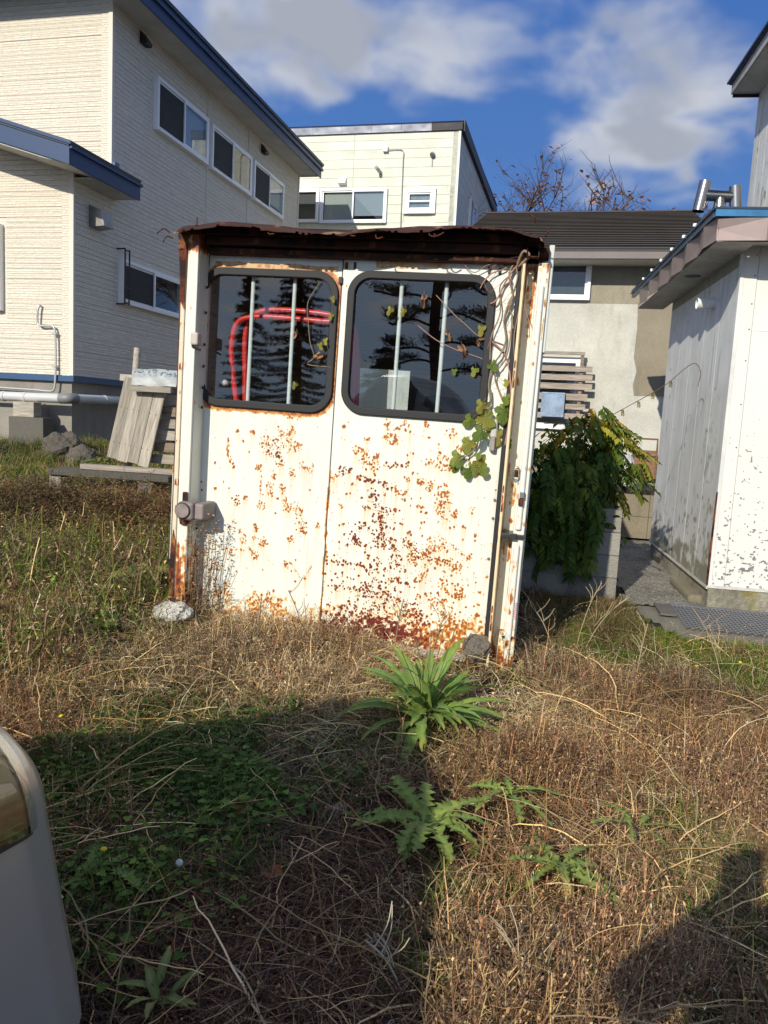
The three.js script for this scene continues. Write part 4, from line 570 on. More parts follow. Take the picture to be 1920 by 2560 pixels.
  { const k = part(BOX, 'post_hook', J(new THREE.TorusGeometry(.032, .006, 8, 20).scale(.6, 1.15, 1).translate(1.0, 1.14, -.03), cyl([1.0, 1.1, -.05], [1.0, 1.1, -.015], .012, .01, 10)), chrome); part(k, 'hook_core', cyl([1.0, 1.125, -.05], [1.0, 1.16, -.025], .012, .01, 8), rustM); }
  part(BOX, 'latch_plate', J(RB(1.026, .965, -.035, 1.052, 1.005, -.004, .004)), rustM); part(BOX, 'latch_plate', RB(1.03, 1.006, -.035, 1.056, 1.045, -.006, .004), chrome);
  part(BOX, 'marking_strip', B(1.062, .3, -.04, 1.072, .4, -.0385), M({ map: tex(16, 64, (u, v) => (Math.floor(u * 3) + Math.floor(v * 18)) % 2 ? [.7, .15, .25] : [.9, .88, .84], { size: [.012, .1] }), roughness: .5 }));
  // fittings
  { const l = part(BOX, 'lamp', J(RB(-1.012, .69, -.05, -.905, .805, .05, .022, 4)), M({ rgb: [.25, .205, .19], roughness: .6, map: T.mottle })); part(l, 'lamp_lens', J(cyl([-.975, .75, .045], [-.972, .75, .064], .046, .042, 28)), M({ rgb: [.3, .24, .22], roughness: .4, map: T.mottle })); part(l, 'lens_ring', new THREE.TorusGeometry(.047, .004, 8, 30).translate(-.973, .75, .052), mt.black); part(l, 'lamp_housing', RB(-.912, .695, -.16, -.845, .80, .03, .018, 3), M({ rgb: [.27, .22, .2], roughness: .6, map: T.mottle })); part(l, 'lamp_bracket', J(RB(-1.0, .8, -.06, -.965, .86, .01, .008), cyl([-.985, .66, 0], [-.985, .69, .0], .025, .03, 12)), rustM); }
  { const l = part(BOX, 'marker_lamp', RB(-.985, 1.745, -.04, -.935, 1.82, .02, .012, 3), M({ rgb: [.5, .42, .37], roughness: .5 })); part(l, 'bracket', J(cyl([-.975, 1.735, .0], [-.93, 1.72, -.02], .007), cyl([-.975, 1.735, 0], [-.975, 1.75, 0], .007)), mt.black); }
  { const h = part(BOX, 'door_handle', RB(.828, 1.25, zD + .012, .868, 1.435, zD + .05, .014, 3), M({ rgb: [.62, .61, .58], roughness: .35, map: T.mottle })); part(h, 'lever', RB(.834, 1.255, zD + .048, .862, 1.34, zD + .062, .008, 3), M({ rgb: [.3, .26, .22], roughness: .6, map: T.mottle })); }
  for (const [x, y] of [[.887, .97], [.886, .862], [.882, .62]]) part(BOX, 'bolt', J(cyl([x, y, zD + .012], [x, y, zD + .022], .009, .008, 10)), M({ rgb: [.2, .18, .17], metalness: .6, roughness: .5 }));
  for (const [x, y] of [[-.095, 2.285], [-.045, 2.288], [.74, 2.288], [.8, 2.285]]) part(BOX, 'slot_plug', RB(x - .008, y - .04, zD + .01, x + .008, y, zD + .022, .005), mt.black);
  part(BOX, 'door_catch', J(RB(-.135, 2.16, zD, -.112, 2.2, zD + .03, .004)), mt.black);
  for (const y of [.25, .45, .62, 1.38, 1.5, 1.63, 1.76, 1.95, 2.1]) part(BOX, 'rivet', cyl([-.948, y, -.1], [-.94, y, -.1], .01, .008, 8), mt.black);
  // rusted head rail in folded layers and torn roof edge
  part(BOX, 'head_rail', J(RB(-.952, 2.345, -.19, .94, 2.395, -.05, .012), RB(-.95, 2.3, -.19, .94, 2.336, -.085, .012)), M({ map: T.rustSteel, rgb: [.42, .36, .28], roughness: .85 }));
  part(BOX, 'head_beam', J(B(-.96, 2.397, -.3, .94, 2.44, -.02)), M({ map: T.rustSteel, rgb: [.3, .2, .17], roughness: .95 }));
  part(BOX, 'corner_socket', J(B(.944, 2.316, -.03, 1.012, 2.322, .02), B(.944, 2.322, -.03, .949, 2.41, .02), B(1.007, 2.322, -.2, 1.012, 2.40, .02), B(.944, 2.41, -.2, 1.03, 2.416, .02), B(.95, 2.322, -.2, 1.006, 2.41, -.19), RB(1.012, 2.33, -.16, 1.065, 2.38, -.02, .008)), M({ map: T.rustSteel, rgb: [.4, .3, .27], roughness: .95, side: THREE.DoubleSide }));
  part(BOX, 'corner_socket', J(RB(-1.06, 2.385, -.2, -.95, 2.41, .004, .004), B(-1.11, 2.36, -.12, -1.06, 2.39, -.06)), rustM);
  { // torn, sagging front edge of the roof skin
    const top = [[-1.12, 2.40], [-1.06, 2.43], [-1.03, 2.436], [-.79, 2.463], [-.54, 2.453], [-.25, 2.43], [-.1, 2.432], [-.03, 2.44], [.16, 2.452], [.38, 2.468], [.57, 2.476], [.82, 2.47], [.985, 2.44], [1.03, 2.412]], N = 120, pos = [], uv = [], idx = []; const r = RNG(31);
    const yT = x => { for (let i = 0; i < top.length - 1; i++) if (x <= top[i + 1][0]) return mix(top[i][1], top[i + 1][1], sm(0, 1, (x - top[i][0]) / (top[i + 1][0] - top[i][0]))); return 2.412; };
    const rows = 7; for (let i = 0; i <= N; i++) { const xs = mix(-1.12, 1.03, i / N), x = (xs - 1.13) * .977 + 1.13, y = (yT(xs) - 1.4) * .977 + 1.4, rag = .028 * (fbm(x * 14, 1, 4, 851) - .3), drop = .012 + .035 * fbm(x * 6, 4, 3, 852); for (let k = 0; k < rows; k++) { let z, yy; if (k < 4) { z = mix(-3.3, .1, [0, .6, .93, 1][k]); yy = k < 1 ? 2.45 : y + (k < 3 ? .015 : 0) + .01 * (fbm(x * 5, k * 3, 2, 853) - .5) * (k < 3 ? 1 : 0); } else { const t = (k - 3) / 3; z = .1 + .012 * Math.sin(t * 2.2) + rag * t * .6; yy = y - drop * t + rag * t * .5; } pos.push(x, yy, z); uv.push(x, yy + z); } }
    for (let i = 0; i < N; i++) for (let k = 0; k < rows - 1; k++) { const a = i * rows + k, b = a + rows; if (k === rows - 2 && r() < .25) continue; idx.push(a, a + 1, b, b, a + 1, b + 1); }
    const g = new THREE.BufferGeometry(); g.setAttribute('position', new THREE.Float32BufferAttribute(pos, 3)); g.setAttribute('uv', new THREE.Float32BufferAttribute(uv, 2)); g.setIndex(idx); g.computeVertexNormals();
    part(BOX, 'roof_skin', g, M({ map: tex(512, 256, (u, v) => { const n = fbm(u * 10, v * 5, 6, 861, 10, 5), l = fbm(u * 5, v * 20, 4, 862, 5, 20); let c = mix3([.15, .075, .06], [.3, .14, .09], n); return mix3(c, [.6, .5, .38], sm(.6, .7, l) * .7); }, { size: [1.1, .5] }), roughness: .85, side: THREE.DoubleSide }));
    // curled slivers of metal along the torn edge
    for (const [x, y, a, l] of [[-1.1, 2.37, 2.6, .07], [-1.08, 2.34, 3.0, .06], [-.95, 2.41, .3, .05], [-.5, 2.40, -1.2, .05], [-.02, 2.4, -1.3, .04], [.12, 2.39, -1.0, .05], [.42, 2.42, -1.5, .05], [.44, 2.41, -.7, .06], [.97, 2.47, 1.4, .05], [1.03, 2.41, .5, .04]]) part(BOX, 'metal_sliver', tube([[x, y, .09], [x + Math.cos(a) * l * .5, y + Math.sin(a) * l * .5, .11], [x + Math.cos(a + .7) * l, y + Math.sin(a + .7) * l, .115]], .004, 8, 5), M({ map: T.rustSteel, rgb: [1, .85, .7], roughness: .9 }));
  }
  // shell: side walls, rear wall with a small window, floor and roof deck
  const shell = M({ rgb: [.62, .63, .58], map: T.mottle, roughness: .6 }), inner = M({ map: T.wood, rgb: [.52, .40, .27], roughness: .9 });
  part(BOX, 'side_wall', B(-1.06, .05, -3.3, -1.034, 2.42, -.19), shell); part(BOX, 'side_wall', B(1.045, .05, -3.3, 1.072, 2.42, -.301), shell);
  part(BOX, 'rear_wall', wallSlab([[-1.033, .05], [1.044, .05], [1.044, 2.42], [-1.033, 2.42]], [[-.78, 1.43, -.2, 1.86]], .03), shell, [0, 0, -3.27]);
  part(BOX, 'rear_window_glass', new THREE.PlaneGeometry(.58, .43).translate(-.49, 1.645, -3.285), mt.glass);
  part(BOX, 'floor', B(-1.03, .0, -3.26, 1.04, .05, -.2), mt.woodDark);
  part(BOX, 'lining', J(B(-1.032, .06, -3.25, -1.024, 2.4, -.25), B(1.034, .06, -3.25, 1.043, 2.4, -.25), B(-1.02, 2.38, -3.25, 1.03, 2.39, -.31), wallSlab([[-1.02, .06], [1.03, .06], [1.03, 2.38], [-1.02, 2.38]], [[-.78, 1.43, -.2, 1.86]], .008).translate(0, 0, -3.25)), inner);
  part(BOX, 'sill', J(RB(-1.0, .0, -.2, .93, .03, -.06, .006)), postM);
  const sealT = part(BOX, 'header_panel', B(-1.04, 2.3, -.22, .94, 2.36, -.192), clearM);
}
// red bent pipe frame standing inside the box
{
  const R = thing('red_pipe_frame', 'red bent pipe frame standing inside the box behind the left window', 'pipe frame', [-1.13, .11, -4.37]);
  const red = M({ rgb: [.62, .03, .02], roughness: .35 });
  const near = (p, z) => p.map(([x, y]) => [(x - 1.13) * .966 + 1.13, y > .1 ? (y - 1.34) * .966 + 1.34 : y, z]);
  part(R, 'front_loop', tube(near([[-.83, .0], [-.835, 1.3], [-.88, 1.62], [-.885, 1.78], [-.85, 1.9], [-.77, 1.935], [-.3, 1.925], [-.15, 1.91], [-.09, 1.86], [-.06, 1.7], [-.06, .0]], -.31), .019, 120, 12), red);
  part(R, 'rear_loop', tube(near([[-.8, .0], [-.805, 1.5], [-.815, 1.8], [-.79, 1.93], [-.7, 1.985], [-.2, 1.965], [-.12, 1.94], [-.07, 1.85], [-.07, 0]], -.36), .019, 120, 12), red);
  for (const [x, y, z] of [[-.556, 1.91, -.31], [-.28, 1.945, -.36]]) part(R, 'clip', cyl([x - .008, y, z], [x + .008, y, z], .0225, .0225, 14), mt.black);
  part(R, 'knob', new THREE.SphereGeometry(.028, 16, 12).scale(1, .8, .8).translate(-.85, 1.5, -.28), M({ rgb: [.6, .55, .48], roughness: .5 }));
}

// ------------------------------------------------------------------ plants
class Strands {                       // collects ribbons and small leaves with vertex colours
  constructor() { this.p = []; this.c = []; }
  tri(a, b, c, col, cb = col, cc = col) { this.p.push(...a, ...b, ...c); this.c.push(...col, ...cb, ...cc); }
  ribbon(pts, w, col, tip = .15, tw = null) {
    let pl, pr, n = pts.length; const side = tw ?? [Math.random, 0, 0];
    for (let i = 0; i < n; i++) { const t = i / (n - 1), k = w * .5 * mix(1, tip, t * t), l = [pts[i][0] - side[0] * k, pts[i][1] - side[1] * k, pts[i][2] - side[2] * k], r = [pts[i][0] + side[0] * k, pts[i][1] + side[1] * k, pts[i][2] + side[2] * k]; if (i) { this.tri(pl, pr, l, col); this.tri(l, pr, r, col); } pl = l; pr = r; }
  }
  leaf(o, d, n, len, w, col) {        // flat pointed leaf: origin, direction, side, length, width
    const m = [o[0] + d[0] * len * .45, o[1] + d[1] * len * .45, o[2] + d[2] * len * .45], e = [o[0] + d[0] * len, o[1] + d[1] * len, o[2] + d[2] * len], a = [m[0] + n[0] * w * .5, m[1] + n[1] * w * .5 + w * .12, m[2] + n[2] * w * .5], b = [m[0] - n[0] * w * .5, m[1] - n[1] * w * .5 + w * .12, m[2] - n[2] * w * .5];
    this.tri(o, a, m, col); this.tri(o, m, b, col); this.tri(m, a, e, col); this.tri(m, e, b, col);
  }
  geo() { const g = new THREE.BufferGeometry(); g.setAttribute('position', new THREE.Float32BufferAttribute(this.p, 3)); g.setAttribute('color', new THREE.Float32BufferAttribute(this.c, 3)); g.computeVertexNormals(); return g; }
}
const pick = (r, a) => a[Math.floor(r() * a.length)];
const vary = (c, r, k = .45) => { const f = 1 + (r() - .5) * 2 * k, w = 1 + (r() - .5) * .24; return [c[0] * f * w, c[1] * f, c[2] * f / w]; };
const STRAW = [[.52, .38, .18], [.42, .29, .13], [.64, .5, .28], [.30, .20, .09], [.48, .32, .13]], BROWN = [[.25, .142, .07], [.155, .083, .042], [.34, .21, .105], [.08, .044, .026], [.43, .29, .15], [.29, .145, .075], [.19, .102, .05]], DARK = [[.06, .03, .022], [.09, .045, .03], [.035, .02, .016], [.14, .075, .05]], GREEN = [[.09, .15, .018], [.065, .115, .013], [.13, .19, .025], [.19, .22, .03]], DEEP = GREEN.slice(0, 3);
function arc(r, len, rise, droop, n = 4, yaw = r() * 6.283, x0 = 0, z0 = 0) { const pts = []; let a = rise, x = x0, y = 0, z = z0, w = yaw; const st = len / n; for (let i = 0; i <= n; i++) { pts.push([x, Math.max(y, .001), z]); x += Math.cos(w) * Math.cos(a) * st; z += Math.sin(w) * Math.cos(a) * st; y += Math.sin(a) * st; a -= droop / n * (.6 + .8 * r()); w += (r() - .5) * .7; } return pts; }
const sideOf = (r, yaw) => [-Math.sin(yaw), (r() - .5) * .8, Math.cos(yaw)];
function tuft(seed, n, R, f) { const r = RNG(seed), s = new Strands(); for (let i = 0; i < n; i++) { const q = R * Math.sqrt(r()), a = r() * 6.283; f(s, r, Math.cos(a) * q, Math.sin(a) * q, i); } return s.geo(); }
const mkTangle = (seed, pal, n = 58) => tuft(seed, n, .16, (s, r, x, z) => { const yaw = r() * 6.283, p = arc(r, .06 + .2 * r() * r(), .1 + r() * .9, 1.2 + r() * 1.4, 5, yaw, x, z); s.ribbon(p, .0018 + .0028 * r() * r(), vary(pick(r, pal), r), .5, sideOf(r, yaw)); if (r() < .3) { const o = p[2 + Math.floor(r() * 3)], b = r() * 6.283; s.leaf(o, [Math.cos(b), .1 * r(), Math.sin(b)], [-Math.sin(b), .3, Math.cos(b)], .008 + .014 * r(), .004 + .006 * r(), vary(pick(r, pal), r)); } });
const mkStraw = (seed, pal, n = 46, L = .3) => tuft(seed, n, .06, (s, r, x, z) => { const yaw = r() * 6.283; s.ribbon(arc(r, L * (.35 + .75 * r()), .5 + r() * .95, .9 + r() * 1.9, 6, yaw, x, z), .0022 + .0034 * r(), vary(pick(r, pal), r), .25, sideOf(r, yaw)); });
const mkWeed = (seed, pal, n = 15) => tuft(seed, n, .12, (s, r, x, z) => {   // dry branching herb: wiry stems, side twigs and crisp little leaves
  const yaw = r() * 6.283, p = arc(r, .05 + .12 * r(), .9 + .6 * r(), .6 * r(), 5, yaw, x, z), c = vary(pick(r, pal), r); s.ribbon(p, .0018 + .0014 * r(), c, .6, sideOf(r, yaw));
  for (let k = 1; k < p.length; k++) for (let j = 0; j < 2; j++) { const b = r() * 6.283, e = (r() - .15) * 1.1, d = [Math.cos(b) * Math.cos(e), Math.sin(e), Math.sin(b) * Math.cos(e)], o = p[k], l = .012 + .03 * r(), q = [o[0] + d[0] * l, o[1] + d[1] * l, o[2] + d[2] * l], n_ = [-Math.sin(b), (r() - .5), Math.cos(b)]; s.ribbon([o, q], .0013, c, .8, n_); if (r() < .7) s.leaf(q, d, n_, .006 + .010 * r(), .003 + .005 * r(), vary(pick(r, pal), r)); }
});
const mkGrass = (seed, pal, n = 60, L = .16, R = .07) => tuft(seed, n, R, (s, r, x, z) => { const yaw = r() * 6.283; s.ribbon(arc(r, L * (.4 + .8 * r()), .8 + r() * .7, .6 + r() * 1.5, 5, yaw, x, z), .0018 + .0022 * r(), vary(pick(r, pal), r), .15, sideOf(r, yaw)); });
const mkClover = (seed, pal, n = 22) => tuft(seed, n, .1, (s, r, x, z) => { const h = .02 + .06 * r(), lx = x + (r() - .5) * .04, lz = z + (r() - .5) * .04, c = vary(pick(r, pal), r), a0 = r() * 6.283; s.ribbon([[x, 0, z], [(x + lx) / 2, h * .7, (z + lz) / 2], [lx, h, lz]], .0013, c, 1, [1, 0, 0]); const L = .008 + .009 * r(); for (let k = 0; k < 3; k++) { const b = a0 + k * 2.094, d = [Math.cos(b), .15 * (r() - .3), Math.sin(b)], n_ = [-Math.sin(b), 0, Math.cos(b)], o = [lx, h, lz], ring = []; for (let t = 0; t < 7; t++) { const u = t / 6 * Math.PI; ring.push([o[0] + d[0] * L * (1 - Math.cos(u)) * .5 + n_[0] * Math.sin(u) * L * .5, o[1] + d[1] * L * (1 - Math.cos(u)) * .5 + Math.sin(u) * L * .12, o[2] + d[2] * L * (1 - Math.cos(u)) * .5 + n_[2] * Math.sin(u) * L * .5]); } const ring2 = ring.map((q, t) => { const u = t / 6 * Math.PI; return [q[0] - 2 * n_[0] * Math.sin(u) * L * .5, q[1], q[2] - 2 * n_[2] * Math.sin(u) * L * .5]; }); for (let t = 0; t < 6; t++) { const m0 = [o[0] + d[0] * L * (1 - Math.cos(t / 6 * Math.PI)) * .5, o[1] + d[1] * L * (1 - Math.cos(t / 6 * Math.PI)) * .5, o[2] + d[2] * L * (1 - Math.cos(t / 6 * Math.PI)) * .5], u = (t + 1) / 6 * Math.PI, m1 = [o[0] + d[0] * L * (1 - Math.cos(u)) * .5, o[1] + d[1] * L * (1 - Math.cos(u)) * .5, o[2] + d[2] * L * (1 - Math.cos(u)) * .5]; s.tri(m0, ring[t], ring[t + 1], c); s.tri(m0, ring[t + 1], m1, c); s.tri(m0, ring2[t + 1], ring2[t], c); s.tri(m0, m1, ring2[t + 1], c); } } });
const mkHerb = (seed, pal, n = 9) => tuft(seed, n, .05, (s, r, x, z) => { const b = r() * 6.283, L = .03 + .05 * r(), e = .2 + .7 * r(), c = vary(pick(r, pal), r, .25); const d = [Math.cos(b) * Math.cos(e), Math.sin(e), Math.sin(b) * Math.cos(e)], o = [x + d[0] * .015, .01 + .03 * r(), z + d[2] * .015]; s.ribbon([[x, 0, z], o], .0018, c, 1, [-Math.sin(b), 0, Math.cos(b)]); s.leaf(o, d, [-Math.sin(b), 0, Math.cos(b)], L, L * (.4 + .25 * r()), c); });
const mkStalk = (seed, pal, L) => { const r = RNG(seed), s = new Strands(); for (let i = 0; i < 3; i++) { const yaw = r() * 6.283, p = arc(r, L * (.5 + .6 * r()), .55 + r() * .9, .6 + r() * 1.2, 10, yaw, (r() - .5) * .06, (r() - .5) * .06), c = vary(pick(r, pal), r, .2); s.ribbon(p, .0026, c, .5, sideOf(r, yaw)); for (let k = 6; k < p.length; k++) for (let j = 0; j < 3; j++) { const b = r() * 6.283; s.leaf(p[k], [Math.cos(b) * .6, .5, Math.sin(b) * .6], [-Math.sin(b), .3, Math.cos(b)], .008 + .01 * r(), .003, c); } } return s.geo(); };
const dryM = M({ vertexColors: true, roughness: .9, side: THREE.DoubleSide, specularIntensity: .35 }), leafM = M({ vertexColors: true, roughness: .75, side: THREE.DoubleSide, transmission: .28, thickness: 0, specularIntensity: .35 });
camera.updateMatrixWorld(true); camera.updateProjectionMatrix();
const viewP = new THREE.Matrix4().multiplyMatrices(camera.projectionMatrix, camera.matrixWorldInverse), tmpV = V(0, 0, 0);
const inView = (x, y, z, m = 1.12) => { tmpV.set(x, y, z).applyMatrix4(viewP); return Math.abs(tmpV.x) < m && tmpV.y > -m && tmpV.y < m; };
const free = (x, z) => !(Math.hypot(x + .42, z + 3.42) < .2) && !(Math.hypot(x + .29, z + 2.42) < .17) && !(Math.hypot(x - .16, z + 2.2) < .09) && !(Math.hypot(x + .02, z + 2.65) < .1) && !(x > -2.21 && x < -.02 && z < -4.5 && z > -7.8) && !(x > .84 && z < -5.75 && z > -10.62) && !(x > 1.05 && z < -5.6) && !(x > -.05 && x < .85 && z < -6.62 && z > -6.9) && !(z < -9.86 && x < -6.3) && z > -11.9;
const Z = {   // where each kind grows, from the photograph
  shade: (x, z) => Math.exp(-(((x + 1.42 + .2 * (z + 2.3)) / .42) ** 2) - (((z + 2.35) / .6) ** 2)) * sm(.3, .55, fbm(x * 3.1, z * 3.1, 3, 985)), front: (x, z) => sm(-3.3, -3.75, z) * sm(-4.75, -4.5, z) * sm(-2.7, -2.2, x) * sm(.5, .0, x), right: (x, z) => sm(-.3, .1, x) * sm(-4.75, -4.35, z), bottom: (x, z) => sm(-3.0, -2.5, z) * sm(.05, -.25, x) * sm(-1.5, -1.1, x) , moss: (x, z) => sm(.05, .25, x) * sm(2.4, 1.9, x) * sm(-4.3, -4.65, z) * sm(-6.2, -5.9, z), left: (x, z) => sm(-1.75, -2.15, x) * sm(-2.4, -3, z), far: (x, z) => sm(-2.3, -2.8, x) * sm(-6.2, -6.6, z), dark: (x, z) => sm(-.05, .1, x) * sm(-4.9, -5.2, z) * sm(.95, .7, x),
};
function grow(name, label, protos, material, count, seed, area, weight, scale, tint, tilt = .25) {
  const r = RNG(seed), lists = protos.map(() => []); let tries = 0, made = 0; const q = new THREE.Quaternion(), e = new THREE.Euler(), P = V(0, 0, 0), S = V(0, 0, 0);
  while (made < count && tries++ < count * 40) { const x = mix(area[0], area[1], r()), z = mix(area[2], area[3], r()); if (r() > weight(x, z) || !free(x, z)) continue; const y = groundY(x, z); if (!inView(x, y + .05, z)) continue; const s = scale(r, x, z); e.set((r() - .5) * tilt, r() * 6.283, (r() - .5) * tilt); q.setFromEuler(e); P.set(x, y - .004, z); S.set(s, s * (.8 + .5 * r()), s); lists[Math.floor(r() * protos.length)].push([new THREE.Matrix4().compose(P, q, S), tint(r, x, z)]); made++; }
  lists.forEach((L, i) => { if (!L.length) return; const im = new THREE.InstancedMesh(protos[i], material, L.length); const c = new THREE.Color(); L.forEach(([m, t], k) => { im.setMatrixAt(k, m); im.setColorAt(k, c.setRGB(...t)); }); im.castShadow = im.receiveShadow = true; im.name = numbered(name); tag(im, label, null, null, 'stuff'); scene.add(im); });
}
const grey = (a, b) => (r, x, z) => { const pt = fbm(x * 1.9 + 7, z * 1.9, 3, 975), hu = fbm(x * 1.1 + 31, z * 1.1, 2, 976) - .5, k = mix(a, b, r()) * (.55 + .9 * pt) * (r() < .15 ? 1.25 : 1); return [k * (1 + .25 * hu), k * (.94 + .12 * r()), k * (.9 + .2 * r() - .3 * hu)]; };
const one = r => .75 + .5 * r();
const LOT = [-3.4, 2.6, -5.4, -1.15], ALL = [-9, 2.6, -11, -1.15];
const clump = (x, z, s = 0) => sm(.3, .62, fbm(x * 2.3 + s, z * 2.3, 3, 970 + s));      // patchy stands with thin places between
const low = (x, z) => 1 - .96 * Math.exp(-(((x + .15) / .42) ** 4) - (((z + 4.12) / .45) ** 4));   // trodden short at the right post
grow('dry_tangle', 'matted dry brown stems covering the lot', [1, 2, 3].map(i => mkTangle(1000 + i, BROWN.concat(BROWN, STRAW))), dryM, 1450, 71, LOT, (x, z) => low(x, z) * (.3 + .7 * clump(x, z)) * (1 - .7 * Z.shade(x, z)) * (1 - .85 * Z.moss(x, z)) * (1 - .88 * Z.bottom(x, z)), one, grey(.6, 1.25));
grow('shade_toned_tangle', 'reddish brown dead roots and stems near the bottom, colour darkened to deepen the shade', [1, 2].map(i => mkTangle(1100 + i, BROWN.concat(DARK), 85)), dryM, 800, 72, [-1.7, .6, -3.2, -1.15], (x, z) => Z.bottom(x, z), one, grey(.7, 1.2));  // dark stems mixed in so the van shadow reads deeper
grow('straw_mat', 'pale straw mat lying in front of the box doors', [1, 2, 3].map(i => mkTangle(1200 + i, STRAW, 80)), dryM, 900, 73, [-3.4, .8, -4.7, -2.9], (x, z) => (Z.front(x, z) + .3 * Z.left(x, z) + .12) * low(x, z), r => .8 + .7 * r(), grey(.75, 1.3), .6);
grow('straw_grass', 'tufts of dead straw grass against the box', [1, 2, 3].map(i => mkStraw(1300 + i, STRAW)), dryM, 330, 74, [-3.4, 1.2, -4.75, -3.1], (x, z) => Math.max(Z.front(x, z) * (.3 + .7 * clump(x, z, 3)), .35 * Z.left(x, z)) * sm(.25, -.2, x) * low(x, z), (r, x) => (.4 + .55 * r()) * mix(.5, .85, sm(-.7, -1.2, x)) * mix(1, .65, sm(-1.7, -2.0, x)), grey(.7, 1.25));
grow('straw_grass', 'tufts of dead straw grass scattered over the lot', [4, 5].map(i => mkStraw(1300 + i, STRAW.concat(BROWN), 26, .26)), dryM, 520, 75, ALL, (x, z) => (.3 + .6 * Z.left(x, z)) * low(x, z) * (1 - .85 * Z.bottom(x, z)) * (1 - .6 * Z.shade(x, z)), r => .4 + .6 * r(), grey(.75, 1.2));
grow('brown_weeds', 'crisp brown dried weeds filling the right side of the lot', [1, 2, 3, 4].map(i => mkWeed(1400 + i, BROWN.concat([STRAW[1], STRAW[4]]))), dryM, 1500, 76, LOT, (x, z) => Math.max(Z.right(x, z) * (1 - .8 * Z.moss(x, z)) * (.25 + .75 * clump(x, z, 5)), .06, .3 * Z.left(x, z)) * (1 - Z.bottom(x, z) * .9) * low(x, z), (r, x, z) => (.6 + .55 * r()) * (.65 + .5 * clump(x, z, 5)), grey(.7, 1.35));
grow('brown_weeds', 'crisp brown dried weeds along the foot of the box', [5, 6].map(i => mkWeed(1400 + i, STRAW.concat(BROWN), 24)), dryM, 330, 77, [-2.9, .2, -4.6, -3.5], (x, z) => Z.front(x, z) * sm(.0, -.35, x) * low(x, z), (r, x) => (.8 + .7 * r()) * mix(.5, 1, sm(-.7, -1.2, x)) * mix(1, .6, sm(-1.7, -2.0, x)), grey(.75, 1.3));
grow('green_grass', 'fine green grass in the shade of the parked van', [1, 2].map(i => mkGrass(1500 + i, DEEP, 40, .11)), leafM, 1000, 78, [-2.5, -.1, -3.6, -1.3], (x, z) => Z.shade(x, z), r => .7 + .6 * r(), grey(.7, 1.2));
grow('green_grass', 'fine green grass on the left side of the lot', [3, 4].map(i => mkGrass(1500 + i, GREEN.concat(STRAW.slice(0, 2)), 50, .16)), leafM, 1000, 79, [-9, -1.5, -10, -2.6], (x, z) => Math.max(Z.left(x, z) * .75 * sm(.40, .6, fbm(x * 1.7, z * 1.7, 2, 990)), Z.far(x, z)), r => .7 + .8 * r(), grey(.8, 1.25));
grow('moss_mat', 'bright green moss and short grass beside the concrete apron', [5, 6].map(i => mkGrass(1500 + i, GREEN, 110, .05, .10)), leafM, 900, 80, [0, 2.6, -6.3, -4.2], (x, z) => Z.moss(x, z) * sm(.3, .5, fbm(x * 2.2, z * 2.2, 2, 991)), r => .7 + .7 * r(), r => { const k = .8 + .5 * r(); return [k * 1.15, k * 1.1, k * .6]; });
grow('green_grass', 'sparse green blades among the brown weeds on the right', [7].map(i => mkGrass(1500 + i, GREEN.concat(STRAW.slice(0, 1)), 24, .13)), leafM, 520, 81, [-.3, 2.6, -5, -1.5], (x, z) => (sm(.45, .64, fbm(x * 1.5 + 4, z * 1.5, 2, 992)) + .6 * Z.moss(x, z)) * low(x, z), r => .6 + .7 * r(), grey(.8, 1.2));
grow('green_grass', 'mixed grass growing beside the right wall of the box', [8].map(i => mkGrass(1500 + i, GREEN.concat(BROWN), 40, .12)), leafM, 380, 82, [-.1, 1, -6.6, -4.5], (x, z) => Z.dark(x, z), r => .7 + .6 * r(), grey(.7, 1.1));
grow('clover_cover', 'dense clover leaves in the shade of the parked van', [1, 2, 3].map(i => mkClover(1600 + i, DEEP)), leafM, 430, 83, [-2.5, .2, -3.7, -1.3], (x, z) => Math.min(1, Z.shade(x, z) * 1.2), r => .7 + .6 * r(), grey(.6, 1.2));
grow('clover_cover', 'clover and small green leaves among the weeds on the left', [4].map(i => mkClover(1600 + i, GREEN)), leafM, 320, 84, [-6, -1.6, -7.5, -2.8], (x, z) => Z.left(x, z) * sm(.46, .64, fbm(x * 1.3, z * 1.3, 2, 993)), one, grey(.7, 1.1));
grow('small_herbs', 'small broad leaved seedlings scattered over the lot', [1, 2, 3].map(i => mkHerb(1700 + i, GREEN.concat(DEEP))), leafM, 700, 85, ALL, (x, z) => .05 + .6 * Z.left(x, z) * sm(.42, .6, fbm(x, z, 2, 994)) + .4 * Z.shade(x, z) + .2 * Z.far(x, z), r => .5 + .7 * r(), grey(.75, 1.2));
grow('yellow_leaf_bits', 'tiny yellowed leaves among the brown weeds on the right', [9].map(i => mkHerb(1700 + i, [[.5, .4, .08], [.4, .34, .08]], 4)), leafM, 140, 86, [-.2, 2.6, -5, -1.4], (x, z) => Z.right(x, z), r => .2 + .22 * r(), grey(.8, 1.2));
grow('straw_stalks', 'long bent straw stalks rising above the weeds', [1, 2, 3, 4].map(i => mkStalk(1800 + i, STRAW, .42)), dryM, 430, 87, [-5, 2.6, -6.3, -1.3], (x, z) => .3 + .8 * Z.left(x, z) + .3 * Z.front(x, z) + .25 * Z.moss(x, z) - .3 * Z.shade(x, z) - .25 * Z.bottom(x, z), r => .35 + .7 * r(), grey(.85, 1.3), .6);
